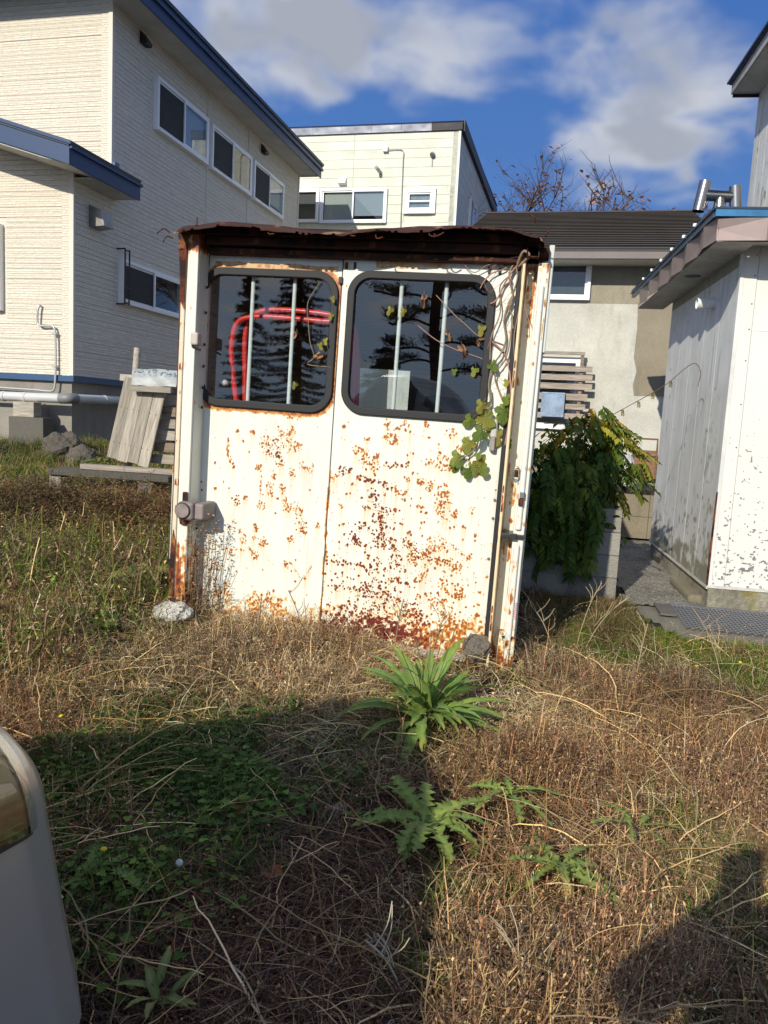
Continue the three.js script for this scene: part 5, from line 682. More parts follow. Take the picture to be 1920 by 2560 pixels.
grow('fallen_straw', 'pale straws lying loose across the ground', [1, 2, 3].map(i => tuft(1850 + i, 5, .25, (s, r, x, z) => { const yaw = r() * 6.283; s.ribbon(arc(r, .2 + .3 * r(), .12 + .25 * r(), .5 * r(), 8, yaw, x, z).map(q => [q[0], q[1] + .02, q[2]]), .0026 + .003 * r(), vary(pick(r, STRAW), r, .25), .6, sideOf(r, yaw)); })), dryM, 760, 91, LOT, (x, z) => (.6 + .4 * Z.front(x, z) - .3 * Z.moss(x, z) - .4 * Z.bottom(x, z)) * low(x, z), r => .8 + .5 * r(), grey(.8, 1.3), .3);
grow('green_grass', 'fresh green grass mixed into the straw before the box', [9, 10].map(i => mkGrass(1500 + i, GREEN, 34, .13)), leafM, 330, 94, [-3.4, .1, -4.4, -2.9], (x, z) => sm(.42, .58, fbm(x * 2.1 + 9, z * 2.1, 2, 995)) * low(x, z), r => .5 + .6 * r(), grey(.8, 1.3));
grow('pale_tangle', 'loose pale wiry stems at the sunlit edge near the bottom', [1, 2].map(i => tuft(1870 + i, 26, .17, (s, r, x, z) => { const yaw = r() * 6.283; s.ribbon(arc(r, .1 + .18 * r(), .1 + .3 * r(), .6 * r(), 8, yaw, x, z), .0016 + .0016 * r(), vary(pick(r, STRAW.concat(BROWN)), r, .3), .6, sideOf(r, yaw)); })), dryM, 70, 95, [-.5, 1.2, -2.7, -1.3], (x, z) => Math.exp(-(((x - .1) / .4) ** 2) - (((z + 1.85) / .35) ** 2)) + .1, one, grey(.7, 1.15));
grow('bank_stems', 'brown and reddish dead stems hanging over the bank on the left', [1, 2].map(i => mkStraw(1900 + i, BROWN.concat(DARK), 40, .4)), dryM, 330, 88, [-6, -2.3, -7.4, -4.2], (x, z) => sm(-2.2, -2.6, x) * .7, r => .6 + .6 * r(), grey(.8, 1.3));
grow('bank_stems', 'dead brown stems and leaves before the concrete slab', [3, 4].map(i => mkStraw(1900 + i, BROWN.concat(DARK, GREEN.slice(0, 1)), 44, .36)), dryM, 190, 92, [-5.2, -2.4, -7.1, -6.4], () => .8, r => .7 + .6 * r(), grey(.7, 1.2));
grow('added_bramble', 'tangled brown and green brambles added to darken the bank left of the box', [1, 2, 3].map(i => tuft(1960 + i, 26, .14, (s, r, x, z) => { const yaw = r() * 6.283, p = arc(r, .25 + .35 * r(), .9 + .6 * r(), 1.1 + r() * 1.2, 8, yaw, x, z), c = vary(pick(r, BROWN.concat(DARK)), r); s.ribbon(p, .003 + .002 * r(), c, .5, sideOf(r, yaw)); const lf = r() < .3; for (let k = 2; k < p.length; k++) for (let j = 0; j < 2; j++) { const b = r() * 6.283, e = (r() - .4); s.leaf(p[k], [Math.cos(b) * Math.cos(e), Math.sin(e), Math.sin(b) * Math.cos(e)], [-Math.sin(b), .2, Math.cos(b)], .012 + .022 * r(), .007 + .012 * r(), vary(pick(r, lf ? GREEN : BROWN), r)); } })), leafM, 190, 93, [-6.5, -2.25, -6.7, -4.6], (x, z) => sm(-2.2, -2.5, x) * sm(-4.6, -5.0, z), r => .6 + .6 * r(), grey(.7, 1.2));  // dense dark stems added to stand in for the shadow band here
grow('tall_weeds', 'knee high mixed weeds left of the box', [7, 8, 9].map(i => mkWeed(1400 + i, BROWN.concat(STRAW, GREEN, GREEN), 13)), leafM, 230, 96, [-5.5, -2.2, -5.9, -3.0], (x, z) => sm(-2.15, -2.4, x) * (.2 + .8 * clump(x, z, 7)), r => 1.5 + 1.3 * r(), grey(.7, 1.25));
grow('box_side_herbs', 'mixed green weeds growing along the left side of the box', [1, 2].map(i => mkHerb(1950 + i, GREEN, 16)), leafM, 190, 89, [-3.2, -2.2, -6, -3.2], (x, z) => sm(-2.2, -2.35, x), r => 1 + 1.1 * r(), grey(.7, 1.1));

// ------------------------------------------------------------------ single plants
function bladeLeaf(seed, L, w, { fold = .25, wave = 0, lobes = 0, rise = 1, droop = 1.6, n = 12, cA = GREEN[0], cB = GREEN[1] } = {}) {
  const r = RNG(seed), s = new Strands(), mid = [], dirs = []; let x = 0, y = 0, a = rise; const st = L / n; for (let i = 0; i <= n; i++) { mid.push([x, y, (r() - .5) * .01 * i / n]); dirs.push(a); x += Math.cos(a) * st; y += Math.sin(a) * st; a -= droop / n * (.7 + .6 * r()); }
  const prof = t => { let k = Math.pow(Math.sin(Math.PI * Math.pow(clamp(t * .96 + .03), .8)), .75); if (lobes) { const q = t * lobes * 1.4, fr = q - Math.floor(q); k *= .3 + .95 * Math.pow(1 - fr, 1.3) + (t > .78 ? .45 : 0); } if (t < .12) k = Math.max(.12, k * t / .12); return k; };
  let pl, pr; for (let i = 0; i <= n; i++) { const t = i / n, k = w * .5 * prof(t), up = fold * k + wave * Math.sin(t * 19 + seed) * k, nx = -Math.sin(dirs[i]), ny = Math.cos(dirs[i]), m = mid[i], l = [m[0] + nx * up, m[1] + ny * up, m[2] - k], q = [m[0] + nx * (up - wave * 1.4 * Math.sin(t * 23) * k), m[1] + ny * up, m[2] + k]; const c = vary(mix3(mix3(cA, cB, t), [.34, .3, .06], .45 * sm(.8, 1, t) * (seed % 3 ? 1 : 0)), r, .1), cm = [c[0] * 1.5 + .02, c[1] * 1.35 + .02, c[2] * 1.6 + .01]; if (i) { const pm = mid[i - 1]; s.tri(pl, pm, l, c, cm, c); s.tri(l, pm, m, c, cm, cm); s.tri(pm, pr, m, cm, c, cm); s.tri(m, pr, q, cm, c, c); } pl = l; pr = q; }
  const g = mergeVertices(s.geo()); g.computeVertexNormals(); return g;
}
function rosette(name, label, category, x, z, geos, n, seed, { scale = [.7, 1.2], tiltIn = .3, y = 0, group } = {}) {
  const o = thing(name, label, category, [x, groundY(x, z) + y, z], 0, group), r = RNG(seed);
  for (let i = 0; i < n; i++) { const m = part(o, 'leaf', geos[Math.floor(r() * geos.length)], leafM); const s = mix(scale[0], scale[1], r()); m.rotation.order = 'YXZ'; m.rotation.set((r() - .5) * .7, i * 2.399 + (r() - .5) * .5, (r() - .6) * tiltIn); m.scale.setScalar(s); m.position.set((r() - .5) * .05, .01 * r(), (r() - .5) * .05); }
  return o;
}
{
  const gl = [[.15, .25, .04], [.11, .2, .035], [.2, .29, .06]], gs = []; for (let i = 0; i < 9; i++) gs.push(bladeLeaf(2000 + i, .30 + .05 * (i % 3), .042 + .006 * (i % 4), { rise: .95 + .14 * (i % 5), droop: 1.15 + .2 * (i % 4), wave: .12, cA: gl[i % 3], cB: gl[(i + 1) % 3], n: 14 }));
  const dead = [bladeLeaf(2020, .26, .04, { rise: .3, droop: 1.2, wave: .3, cA: [.34, .3, .06], cB: [.45, .33, .1] }), bladeLeaf(2021, .22, .035, { rise: .4, droop: 1.6, wave: .4, cA: [.42, .27, .1], cB: [.5, .4, .12] })];
  const D = rosette('dock_plant', 'large green plant with long strap shaped leaves in front of the box', 'plant', -.42, -3.42, gs, 58, 2100, { scale: [.85, 1.4], tiltIn: .9, y: .03 });
  const r = RNG(2101); for (let i = 0; i < 9; i++) { const m = part(D, 'dead_leaf', dead[i % 2], leafM); m.rotation.order = 'YXZ'; m.rotation.set((r() - .5) * .5, -2.4 + i * .42, -.25 * r()); m.scale.setScalar(.7 + .5 * r()); m.position.y = .015; }
  for (let i = 0; i < 6; i++) part(D, 'seed_stalk', tube([[0, 0, 0], [.02 * (i - 3), .2, .0], [.06 * (i - 3), .36 + .03 * i, -.05 + .03 * (i % 3)]], .0022, 10, 5), M({ rgb: [.2, .15, .08], roughness: .9 }));
  const dg = [0, 1, 2, 3].map(i => bladeLeaf(2200 + i, .17 + .02 * i, .05, { rise: .45, droop: .9, lobes: 4 + i % 2, wave: .15, n: 36, cA: [.2, .27, .05], cB: [.15, .22, .04] }));
  rosette('dandelion', 'large toothed leaf rosette at the edge of the van shadow below the strap leaved plant', 'plant', -.29, -2.5, dg, 17, 2300, { scale: [.95, 1.5], tiltIn: .4, y: .07 });
  rosette('dandelion', 'toothed leaf rosette in full sun right of the largest one', 'plant', -.02, -2.72, dg, 9, 2302, { scale: [.6, 1], tiltIn: .3, y: .1 });
  rosette('dandelion', 'yellowing toothed rosette in the brown weeds near the bottom right', 'plant', .16, -2.3, [...dg, bladeLeaf(2210, .15, .04, { rise: .6, droop: 1.2, lobes: 4, n: 20, cA: [.3, .3, .08], cB: [.4, .36, .1] })], 12, 2303, { scale: [.6, 1.1], tiltIn: .5, y: .1 });
  rosette('dandelion', 'small toothed rosette just left of the photographer shadow', 'plant', .42, -2.62, dg, 7, 2304, { scale: [.5, .8], tiltIn: .5, y: .1 });
  rosette('dandelion', 'toothed rosette cut by the bottom edge left of centre', 'plant', -.78, -1.55, dg.map((g, i) => bladeLeaf(2240 + i, .15, .03, { rise: .8, droop: 1.1, cA: [.14, .19, .04], cB: [.2, .22, .06] })), 8, 2305, { scale: [.6, 1], y: .05 });
  rosette('dandelion', 'toothed rosette under the clover close to the van bumper', 'plant', -1.2, -1.95, dg, 9, 2306, { scale: [.7, 1.1], y: .05 });
  rosette('dandelion', 'tiny rosette alone on the bare shaded soil', 'plant', -.5, -2.16, dg, 6, 2307, { scale: [.22, .35] });
  rosette('dandelion', 'dull rosette on the bottom edge right of centre', 'plant', -.12, -1.75, dg, 7, 2308, { scale: [.3, .5] });
  rosette('bog_leaf_plant', 'yellow green broad leaved plant left of the rusty post', 'plant', -2.55, -4.75, [0, 1].map(i => bladeLeaf(2250 + i, .24, .13, { rise: .8, droop: 1.2, wave: .1, cA: [.2, .22, .05], cB: [.28, .24, .06] })), 8, 2309, { scale: [.8, 1.3], y: .15 });
  rosette('leafy_weed', 'green leafy weed growing by the concrete slab leg', 'plant', -4.35, -6.8, [0, 1].map(i => bladeLeaf(2260 + i, .14, .08, { rise: .9, droop: 1.2, wave: .15, cA: [.06, .12, .03], cB: [.09, .16, .04] })), 16, 2310, { scale: [.7, 1.2], tiltIn: .8 });
  rosette('leafy_weed', 'low green leafy weed at the dark foundation corner', 'plant', -5.35, -8.75, [2, 3].map(i => bladeLeaf(2260 + i, .18, .1, { rise: .8, droop: 1.2, wave: .15, cA: [.09, .16, .035], cB: [.12, .2, .045] })), 14, 2311, { scale: [.8, 1.3], tiltIn: .8 });
  rosette('blue_grey_tuft', 'blue grey tuft of thin leaves at the far foot of the white wall', 'plant', 1.38, -10.75, [0, 1].map(i => bladeLeaf(2270 + i, .22, .012, { rise: 1.1, droop: 1.7, cA: [.14, .2, .18], cB: [.18, .24, .2] })), 60, 2312, { scale: [.7, 1.1], tiltIn: .9 });
}
// dry branched stalks that stand clear of the weeds
function dryStalk(label, x, z, h, lean, seed, col = [.42, .33, .2]) {
  const o = thing('dry_stalk', label, 'stalk', [x, groundY(x, z), z]), r = RNG(seed), m = M({ rgb: col, roughness: .9 }); const tip = [lean[0] * h, h, lean[1] * h];
  part(o, 'stem', tube([[0, 0, 0], [tip[0] * .25, h * .4, tip[2] * .25], [tip[0] * .6, h * .75, tip[2] * .6], tip], .0028, 14, 5), m);
  for (let i = 0; i < 7; i++) { const t = .45 + .55 * r(), b = r() * 6.283, q = [tip[0] * t * t, h * t, tip[2] * t * t], l = .05 + .09 * r(); const e = [q[0] + Math.cos(b) * l * .6, q[1] + l * .8, q[2] + Math.sin(b) * l * .6]; part(o, 'branch', tube([q, [(q[0] + e[0]) / 2 + .01, (q[1] + e[1]) / 2, (q[2] + e[2]) / 2], e], .0017, 6, 4), m); }
}
dryStalk('tall forked dry stalk in front of the shadow right of the box', .33, -4.95, .5, [.25, .1], 2401);
dryStalk('dry stalk leaning right beside the tall forked one', .38, -4.98, .42, [.6, .1], 2402);
dryStalk('thin dry stalk leaning left near the right post foot', .2, -4.85, .34, [-.5, .2], 2403);
dryStalk('straight thin stalk in the middle of the right weeds', .62, -4.3, .42, [.08, .1], 2404);
dryStalk('dry stalk slanting left before the grating', 1.12, -4.45, .5, [-.45, .2], 2405);
dryStalk('upright dry stalk near the right edge before the grating', 1.45, -4.5, .45, [.15, .1], 2406);
dryStalk('long pale stalk arching over the left weeds', -2.75, -3.3, .42, [-1.1, .3], 2407);
dryStalk('brown stalk leaning against the left post of the box', -2.35, -4.2, .45, [.25, .2], 2408, [.25, .15, .09]);
dryStalk('seed headed stalk at the left edge of the lot', -3.5, -4.7, .45, [-.05, .1], 2409);
dryStalk('curved reddish stalk over the dark bank on the left', -2.9, -4.9, .38, [-.9, .1], 2410, [.22, .11, .07]);
dryStalk('white budded stalk in the shade at the bottom centre', -.22, -1.75, .2, [-.5, .3], 2411, [.5, .42, .3]);
dryStalk('budded stalk beside the lit edge at the bottom right of centre', .08, -1.85, .22, [-.4, .2], 2412, [.48, .38, .24]);
dryStalk('thin dead stalk among the straw before the left door', -1.5, -4.1, .36, [.1, .15], 2413, [.28, .2, .12]);
dryStalk('thin dead stalk before the seam of the doors', -1.2, -4.1, .42, [-.25, .15], 2414, [.25, .17, .1]);
dryStalk('seeding grass stalk before the right door', -.7, -4.05, .46, [.12, .1], 2415, [.3, .24, .13]);
dryStalk('second seeding grass stalk nearer the right post', -.5, -4.05, .44, [.2, .1], 2416, [.3, .24, .13]);
// fallen leaves
{
  const mk = (seed, c) => { const s = new Strands(), N = 14, r = RNG(seed), ring = []; for (let i = 0; i < N; i++) { const a = i / N * 6.283, q = (i % 2 ? .72 : 1) * (.85 + .3 * r()); ring.push([Math.cos(a) * q * 1.25, .22 * Math.cos(a * 2 + seed) + .12 * r(), Math.sin(a) * q * .8]); } for (let i = 0; i < N; i++) s.tri([0, .02, 0], ring[(i + 1) % N], ring[i], vary(c, r, .15)); return s.geo(); };
  for (const [l, x, z, s, c, y] of [['bright orange fallen leaf on the shaded clover', -.92, -2.42, .045, [.45, .13, .03], .06], ['orange fallen leaf on the dark soil below the bright one', -.7, -2.1, .035, [.38, .13, .05], .05], ['curled tan leaf in the weeds left of the photographer shadow', .3, -2.28, .045, [.42, .24, .12], .06], ['brown curled leaf inside the photographer shadow', .5, -2.2, .05, [.3, .16, .1], .05], ['dried leaf beside the big toothed rosette', -.62, -2.55, .05, [.4, .3, .18], .03], ['reddish leaf under the sunlit weeds right of the strap leaved plant', .05, -2.45, .03, [.35, .1, .06], .05]]) { const m = single('fallen_leaf', l, 'leaf', mk(Math.floor(x * 100) + 3000, c), leafM); m.position.set(x, groundY(x, z) + y, z); m.scale.setScalar(s); m.rotation.set(.3, x * 9, .2); }
  for (const [l, x, z] of [['yellow flower head beside the van headlight', -1.86, -2.75], ['yellow flower head in the clover below the headlight', -1.2, -1.98], ['white clover head on a thin stem in the shade', -.95, -1.97], ['yellow flower head near the grating', .98, -4.6], ['second yellow flower head near the grating', 1.25, -4.75]]) { const o = thing('small_flower', l, 'flower', [x, groundY(x, z), z]); part(o, 'stem', tube([[0, 0, 0], [.01, .06, 0], [.015, .12, .01]], .0016, 6, 4), M({ rgb: [.15, .18, .06] })); const w = l.startsWith('white'); const f = new THREE.IcosahedronGeometry(.011, 1); f.scale(1, w ? 1 : .5, 1); part(o, 'flower_head', f, M({ rgb: w ? [.6, .58, .5] : [.75, .55, .02], roughness: .8 }), [.015, .125, .01]); }
}
// ------------------------------------------------------------------ climbing vine on the right post
{
  const vine = thing('climbing_vine', 'bare climbing vine with a few green and withered leaves on the right door', 'vine', [-1.13, .05, -4.37]); vine.rotation.z = -1.2 * D2R;
  const stem = [M({ rgb: [.3, .2, .13], roughness: .9 }), M({ rgb: [.36, .2, .16], roughness: .9 }), M({ rgb: [.24, .19, .12], roughness: .9 })];
  const runs = [[[.937, 2.333], [.883, 2.296], [.859, 2.242], [.823, 2.205], [.808, 2.173], [.824, 2.038], [.786, 1.892], [.789, 1.772]], [[.933, 2.336], [.881, 2.278], [.853, 2.231], [.828, 2.184], [.811, 2.134], [.789, 2.093], [.765, 2.082]], [[.88, 2.369], [.889, 2.292], [.903, 2.219], [.881, 2.126], [.863, 2.082], [.89, 2.023], [.905, 1.945]], [[.9, 2.349], [.855, 2.249], [.878, 2.154], [.885, 2.122], [.864, 2.075], [.849, 1.996], [.869, 1.885], [.858, 1.816]], [[.93, 2.34], [.788, 2.31], [.834, 2.283], [.754, 2.245], [.718, 2.201], [.699, 2.165]], [[.885, 2.1], [.851, 1.996], [.869, 1.887], [.847, 1.805], [.808, 1.736], [.795, 1.623], [.811, 1.534], [.764, 1.463]], [[.89, 2.03], [.894, 1.94], [.878, 1.784], [.827, 1.685], [.859, 1.59], [.886, 1.539]], [[.78, 1.882], [.869, 1.806], [.923, 1.624], [.93, 1.45], [.92, 1.3]], [[.811, 1.6], [.816, 1.536], [.798, 1.452], [.775, 1.343], [.741, 1.249], [.663, 1.183], [.633, 1.139]], [[.449, 2.118], [.573, 2.005], [.63, 1.963], [.711, 1.901], [.764, 1.889], [.86, 1.86]], [[.356, 1.943], [.47, 1.866], [.581, 1.82], [.752, 1.77], [.84, 1.72]], [[.54, 2.36], [.62, 2.27], [.66, 2.25], [.73, 2.29], [.86, 2.31]], [[.92, 2.3], [.93, 2.1], [.915, 1.9], [.935, 1.7], [.915, 1.5]], [[.945, 2.31], [.96, 2.2], [.95, 2.1], [.99, 1.98], [1.0, 1.9]]];
  const r = RNG(41); runs.forEach((q, i) => { const onGlass = i === 9 || i === 10; part(vine, 'stem', tube(q.map(([x, y], k) => [x, y, onGlass ? -.135 : (x > .9 ? -.075 : -.115) - .008 * Math.sin(k * 2 + i)]), i > 8 ? .0028 : .0042 + .001 * (i % 2), q.length * 6, 6), stem[i % 3]); });
  part(vine, 'stem', tube([[-.251, 2.164], [-.317, 2.044], [-.305, 1.912], [-.288, 1.807], [-.26, 1.724], [-.302, 1.686], [-.145, 1.674]].map(([x, y]) => [x, y, -.142]), .0024, 40, 5), stem[2]);
  part(vine, 'thick_root', tube([[.94, 2.31, -.04], [.9, 2.28, -.06], [.93, 2.35, .0], [.96, 2.33, .0], [.935, 2.3, -.03], [.93, 2.26, -.06]], .008, 30, 7), stem[0]);
  for (let i = 0; i < 34; i++) { const q = runs[Math.floor(r() * 9)], a = q[1 + Math.floor(r() * (q.length - 2))], b = [a[0] + (r() - .6) * .12, a[1] - .02 - .06 * r()], c = [b[0] + (r() - .5) * .05, b[1] - .03 * r()]; part(vine, 'tendril', tube([[...a, -.11], [...b, -.105 + .02 * r()], [...c, -.11]], .0011, 10, 4), stem[1]); }
  const lobe = (seed, c, crump = 0) => { const s = new Strands(), rr = RNG(seed), N = 30, mid = [], ring = []; const ph = rr() * .5; for (let i = 0; i < N; i++) { const a = i / N * 6.2832, d = Math.cos(a); let q = .42 + .58 * Math.pow(Math.abs(Math.cos(1.5 * a)), .8) * (.75 + .3 * d); if (d < -.75) q *= .55; q *= .93 + .14 * rr(); const x = Math.sin(a) * q * (.85 - .25 * crump), y = -.5 - d * q * .95; ring.push([x, y, -.35 * x * x + .1 * (rr() - .5) + crump * .4 * Math.sin(a * 3 + seed)]); } for (let i = 0; i < N; i++) { const p = ring[i], m = [p[0] * .5, -.5 + (p[1] + .5) * .5, p[2] * .45 + crump * .2 * (rr() - .5)]; mid.push(m); } for (let i = 0; i < N; i++) { const j = (i + 1) % N, cc = vary(c, rr, .12); s.tri([0, -.5, .04], mid[i], mid[j], cc); s.tri(mid[i], ring[i], ring[j], cc); s.tri(mid[i], ring[j], mid[j], cc); } s.ribbon([[0, -.1, .02], [.02, .25, .06]], .05, c, 1, [1, 0, 0]); return s.geo(); };
  const gl = [lobe(51, [.16, .21, .035]), lobe(52, [.22, .24, .05]), lobe(53, [.12, .17, .03]), lobe(54, [.28, .26, .05])], dl = [lobe(61, [.34, .18, .11], 1), lobe(62, [.42, .24, .12], 1), lobe(63, [.4, .3, .14], 1)];
  const G = [[.727, 1.414], [.775, 1.434], [.8, 1.345], [.849, 1.349], [.883, 1.516], [.911, 1.477], [.919, 1.304], [.73, 1.281], [.76, 1.225], [.67, 1.201], [.681, 1.168], [.773, 1.176], [.636, 1.147], [.75, 1.149], [.71, 1.128], [.777, 1.508], [.784, 1.143], [.713, 1.288], [.789, 1.735], [.902, 1.652], [.892, 1.555], [.783, 1.51], [.891, 1.479], [.768, 1.425], [.592, 1.693], [.713, 1.704]];
  G.forEach(([x, y], i) => { const s = (i === 24 ? .03 : .034 + .042 * r() * (y < 1.6 ? 1 : .6)); const m = part(vine, 'leaf', gl[i % 4], leafM, [x, y + s * .5, -.115 + .05 * r()], [(r() - .5) * .9, (r() - .5) * 1.3, (r() - .5) * 1.4]); m.scale.setScalar(s); });
  [[.379, 2.085, .055], [.203, 2.01, .04], [.273, 2.013, .04], [.62, 1.807, .06], [.525, 1.891, .045], [.727, 1.931, .05], [.736, 1.873, .045], [-.222, 1.719, .055], [-.199, 1.819, .035], [-.227, 1.789, .035], [-.373, 1.852, .035], [-.347, 1.548, .035], [-.161, 1.967, .035], [-.167, 2.064, .03]].forEach(([x, y, s], i) => { const m = part(vine, 'withered_leaf', i === 1 || i === 2 || i === 5 || (i > 7 && i !== 10) ? gl[3] : dl[i % 3], leafM, [x, y + s * .7, -.125 + .02 * (i % 2)], [.2 * Math.sin(i * 3), .5 * Math.sin(i * 7), .5 * Math.sin(i * 5)]); m.scale.set(s * .75, s, s); });
}
// tangle of dead twigs in the left corner of the box
{
  const o = thing('dead_twig_clump', 'clump of dead seeding twigs climbing the left post below the lamp', 'twigs', [-2.02, .12, -4.42]), r = RNG(91);
  for (let i = 0; i < 34; i++) { const x = (r() - .3) * .12, h = .25 + .42 * r(), b = (r() - .5) * .2; part(o, 'twig', tube([[x, 0, .02 * r()], [x + b * .4, h * .5, .03 * r()], [x + b + .02, h, .02 + .03 * r()]], .0014, 8, 4), M({ rgb: vary([.2, .14, .08], r, .3), roughness: .95 })); }
  const s = new Strands(); for (let i = 0; i < 520; i++) { const b = r() * 6.283, h = .08 + .6 * Math.pow(r(), .8); s.leaf([(r() - .3) * .22, h, .05 * r()], [Math.cos(b), (r() - .5), Math.sin(b) * .5], [-Math.sin(b), .5, Math.cos(b)], .012 + .014 * r(), .006 + .008 * r(), vary(pick(r, [[.24, .16, .09], [.16, .1, .06], [.34, .24, .13]]), r)); }
  part(o, 'seed_bits', s.geo(), dryM).userData.kind = 'stuff';
}
// ------------------------------------------------------------------ leafy shrub behind the box
{
  const o = thing('leafy_shrub', 'leafy shrub with yellowing feathered leaves, painted brighter on the sunlit part, behind the block wall', 'shrub', [.3, 0, -7.25]), r = RNG(501);
  const cols = [[[.05, .1, .012], [.08, .13, .016]], [[.1, .16, .02], [.16, .21, .025]], [[.28, .3, .03], [.38, .34, .04]], [[.5, .34, .03], [.55, .26, .03]]];  // darker greens for the shaded low left, brighter yellows for the sunlit part
  const geos = cols.flatMap((c, ci) => [0, 1].map(k => { const s = new Strands(), rr = RNG(520 + ci * 5 + k), n = 6, L = .2; const rach = t => [t * L, -.35 * L * t * t, 0]; for (let i = 1; i <= n; i++) { const p = rach(i / n); for (const sd of [-1, 1]) { const d = [.55, -.35 - .3 * rr(), .6 * sd], ln = Math.hypot(...d); s.leaf(p, d.map(v => v / ln), [-.6 * sd, .2, .7], .07 + .025 * rr(), .04, vary(pick(rr, c), rr, .2)); } if (i > 1) s.ribbon([rach((i - 1) / n), p], .002, c[0], 1, [0, 0, 1]); } s.leaf(rach(1), [.8, -.6, 0], [0, 0, 1], .06, .026, c[1]); return s.geo(); }));
  const stemM = M({ rgb: [.12, .08, .05], roughness: .95 });
  for (let i = 0; i < 13; i++) { const a = i / 13 * 6.283, q = .2 + .25 * r(), h = .9 + .6 * r(); part(o, 'stem', tube([[0, .05, 0], [Math.cos(a) * q * .3, h * .5, Math.sin(a) * q * .3], [Math.cos(a) * q, h, Math.sin(a) * q * .7]], .009, 12, 6), stemM); }
  let n = 0; while (n < 250) {
    const u = r() * 2 - 1, v = r() * 2 - 1, w = r() * 2 - 1; if (u * u + v * v + w * w > 1) continue;
    const lean = .12 * v, x = u * .56 * (v > .3 ? 1.15 - v * .75 : 1) + lean + (v > .2 ? .1 : 0), y = .98 + v * .72, z = w * .42 + (x < .3 && v < .3 ? .36 * r() : 0); if (x < -.42) continue; if (y < .8 && z > .3 && x > .3) continue; if (y < .82 && z > .36 - .1) { if (x > .28) continue; }
    const px = x > .25 || y > 1.35 ? 1 : 0, k = y > 1.3 || x > .38 ? pick(r, [1, 1, 1, 2, 2, 3]) : pick(r, [0, 0, 0, 1, 1]); if (k === 3 && y < 1.4) continue;  // leaf colour follows sun and shade as well as yellowing
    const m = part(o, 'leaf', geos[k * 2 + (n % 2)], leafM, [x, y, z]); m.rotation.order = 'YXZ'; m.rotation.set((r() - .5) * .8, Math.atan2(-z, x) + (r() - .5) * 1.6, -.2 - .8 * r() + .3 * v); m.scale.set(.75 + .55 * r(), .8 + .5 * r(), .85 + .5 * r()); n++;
  }
  for (let i = 0; i < 44; i++) { const x = -.34 + .62 * r(), y = .42 + .6 * r(), m = part(o, 'leaf', geos[pick(r, [0, 0, 1]) * 2 + (i % 2)], leafM, [x, y, .56 + .14 * r()]); m.rotation.order = 'YXZ'; m.rotation.set((r() - .5) * .6, -1.57 + (r() - .5) * 1.8, -.7 - .6 * r()); m.scale.setScalar(.8 + .5 * r()); }
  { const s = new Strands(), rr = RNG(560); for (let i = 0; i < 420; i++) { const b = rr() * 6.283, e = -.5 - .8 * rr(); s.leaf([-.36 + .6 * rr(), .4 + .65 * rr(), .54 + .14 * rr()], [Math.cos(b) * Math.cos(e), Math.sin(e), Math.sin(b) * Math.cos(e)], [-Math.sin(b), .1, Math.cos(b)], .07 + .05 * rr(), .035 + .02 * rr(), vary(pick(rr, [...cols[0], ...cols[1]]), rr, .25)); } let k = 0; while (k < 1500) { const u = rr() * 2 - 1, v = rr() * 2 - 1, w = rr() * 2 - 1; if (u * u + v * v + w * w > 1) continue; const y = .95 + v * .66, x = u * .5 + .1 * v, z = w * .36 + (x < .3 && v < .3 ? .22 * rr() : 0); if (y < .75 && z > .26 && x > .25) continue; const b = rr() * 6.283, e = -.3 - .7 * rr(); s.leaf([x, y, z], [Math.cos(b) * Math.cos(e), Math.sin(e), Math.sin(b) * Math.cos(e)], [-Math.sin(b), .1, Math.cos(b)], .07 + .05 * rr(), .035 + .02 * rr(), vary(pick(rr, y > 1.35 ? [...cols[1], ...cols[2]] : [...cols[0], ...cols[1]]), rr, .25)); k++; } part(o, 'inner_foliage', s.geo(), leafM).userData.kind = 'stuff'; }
  // the runner that reaches out towards the white wall
  const run = part(o, 'runner', tube([[.3, 1.55, 0], [.5, 1.68, .02], [.75, 1.85, .05], [.98, 2.05, .08], [1.03, 1.98, .1], [1.02, 1.85, .1]], .0035, 40, 5), stemM);
  for (const [x, y, z] of [[.42, 1.63, 0], [.55, 1.71, .02], [.66, 1.79, .04], [.8, 1.9, .05]]) { const m = part(run, 'runner_leaf', geos[5], leafM, [x, y, z], [.4, 1.2, -.8]); m.scale.setScalar(.32); }
}

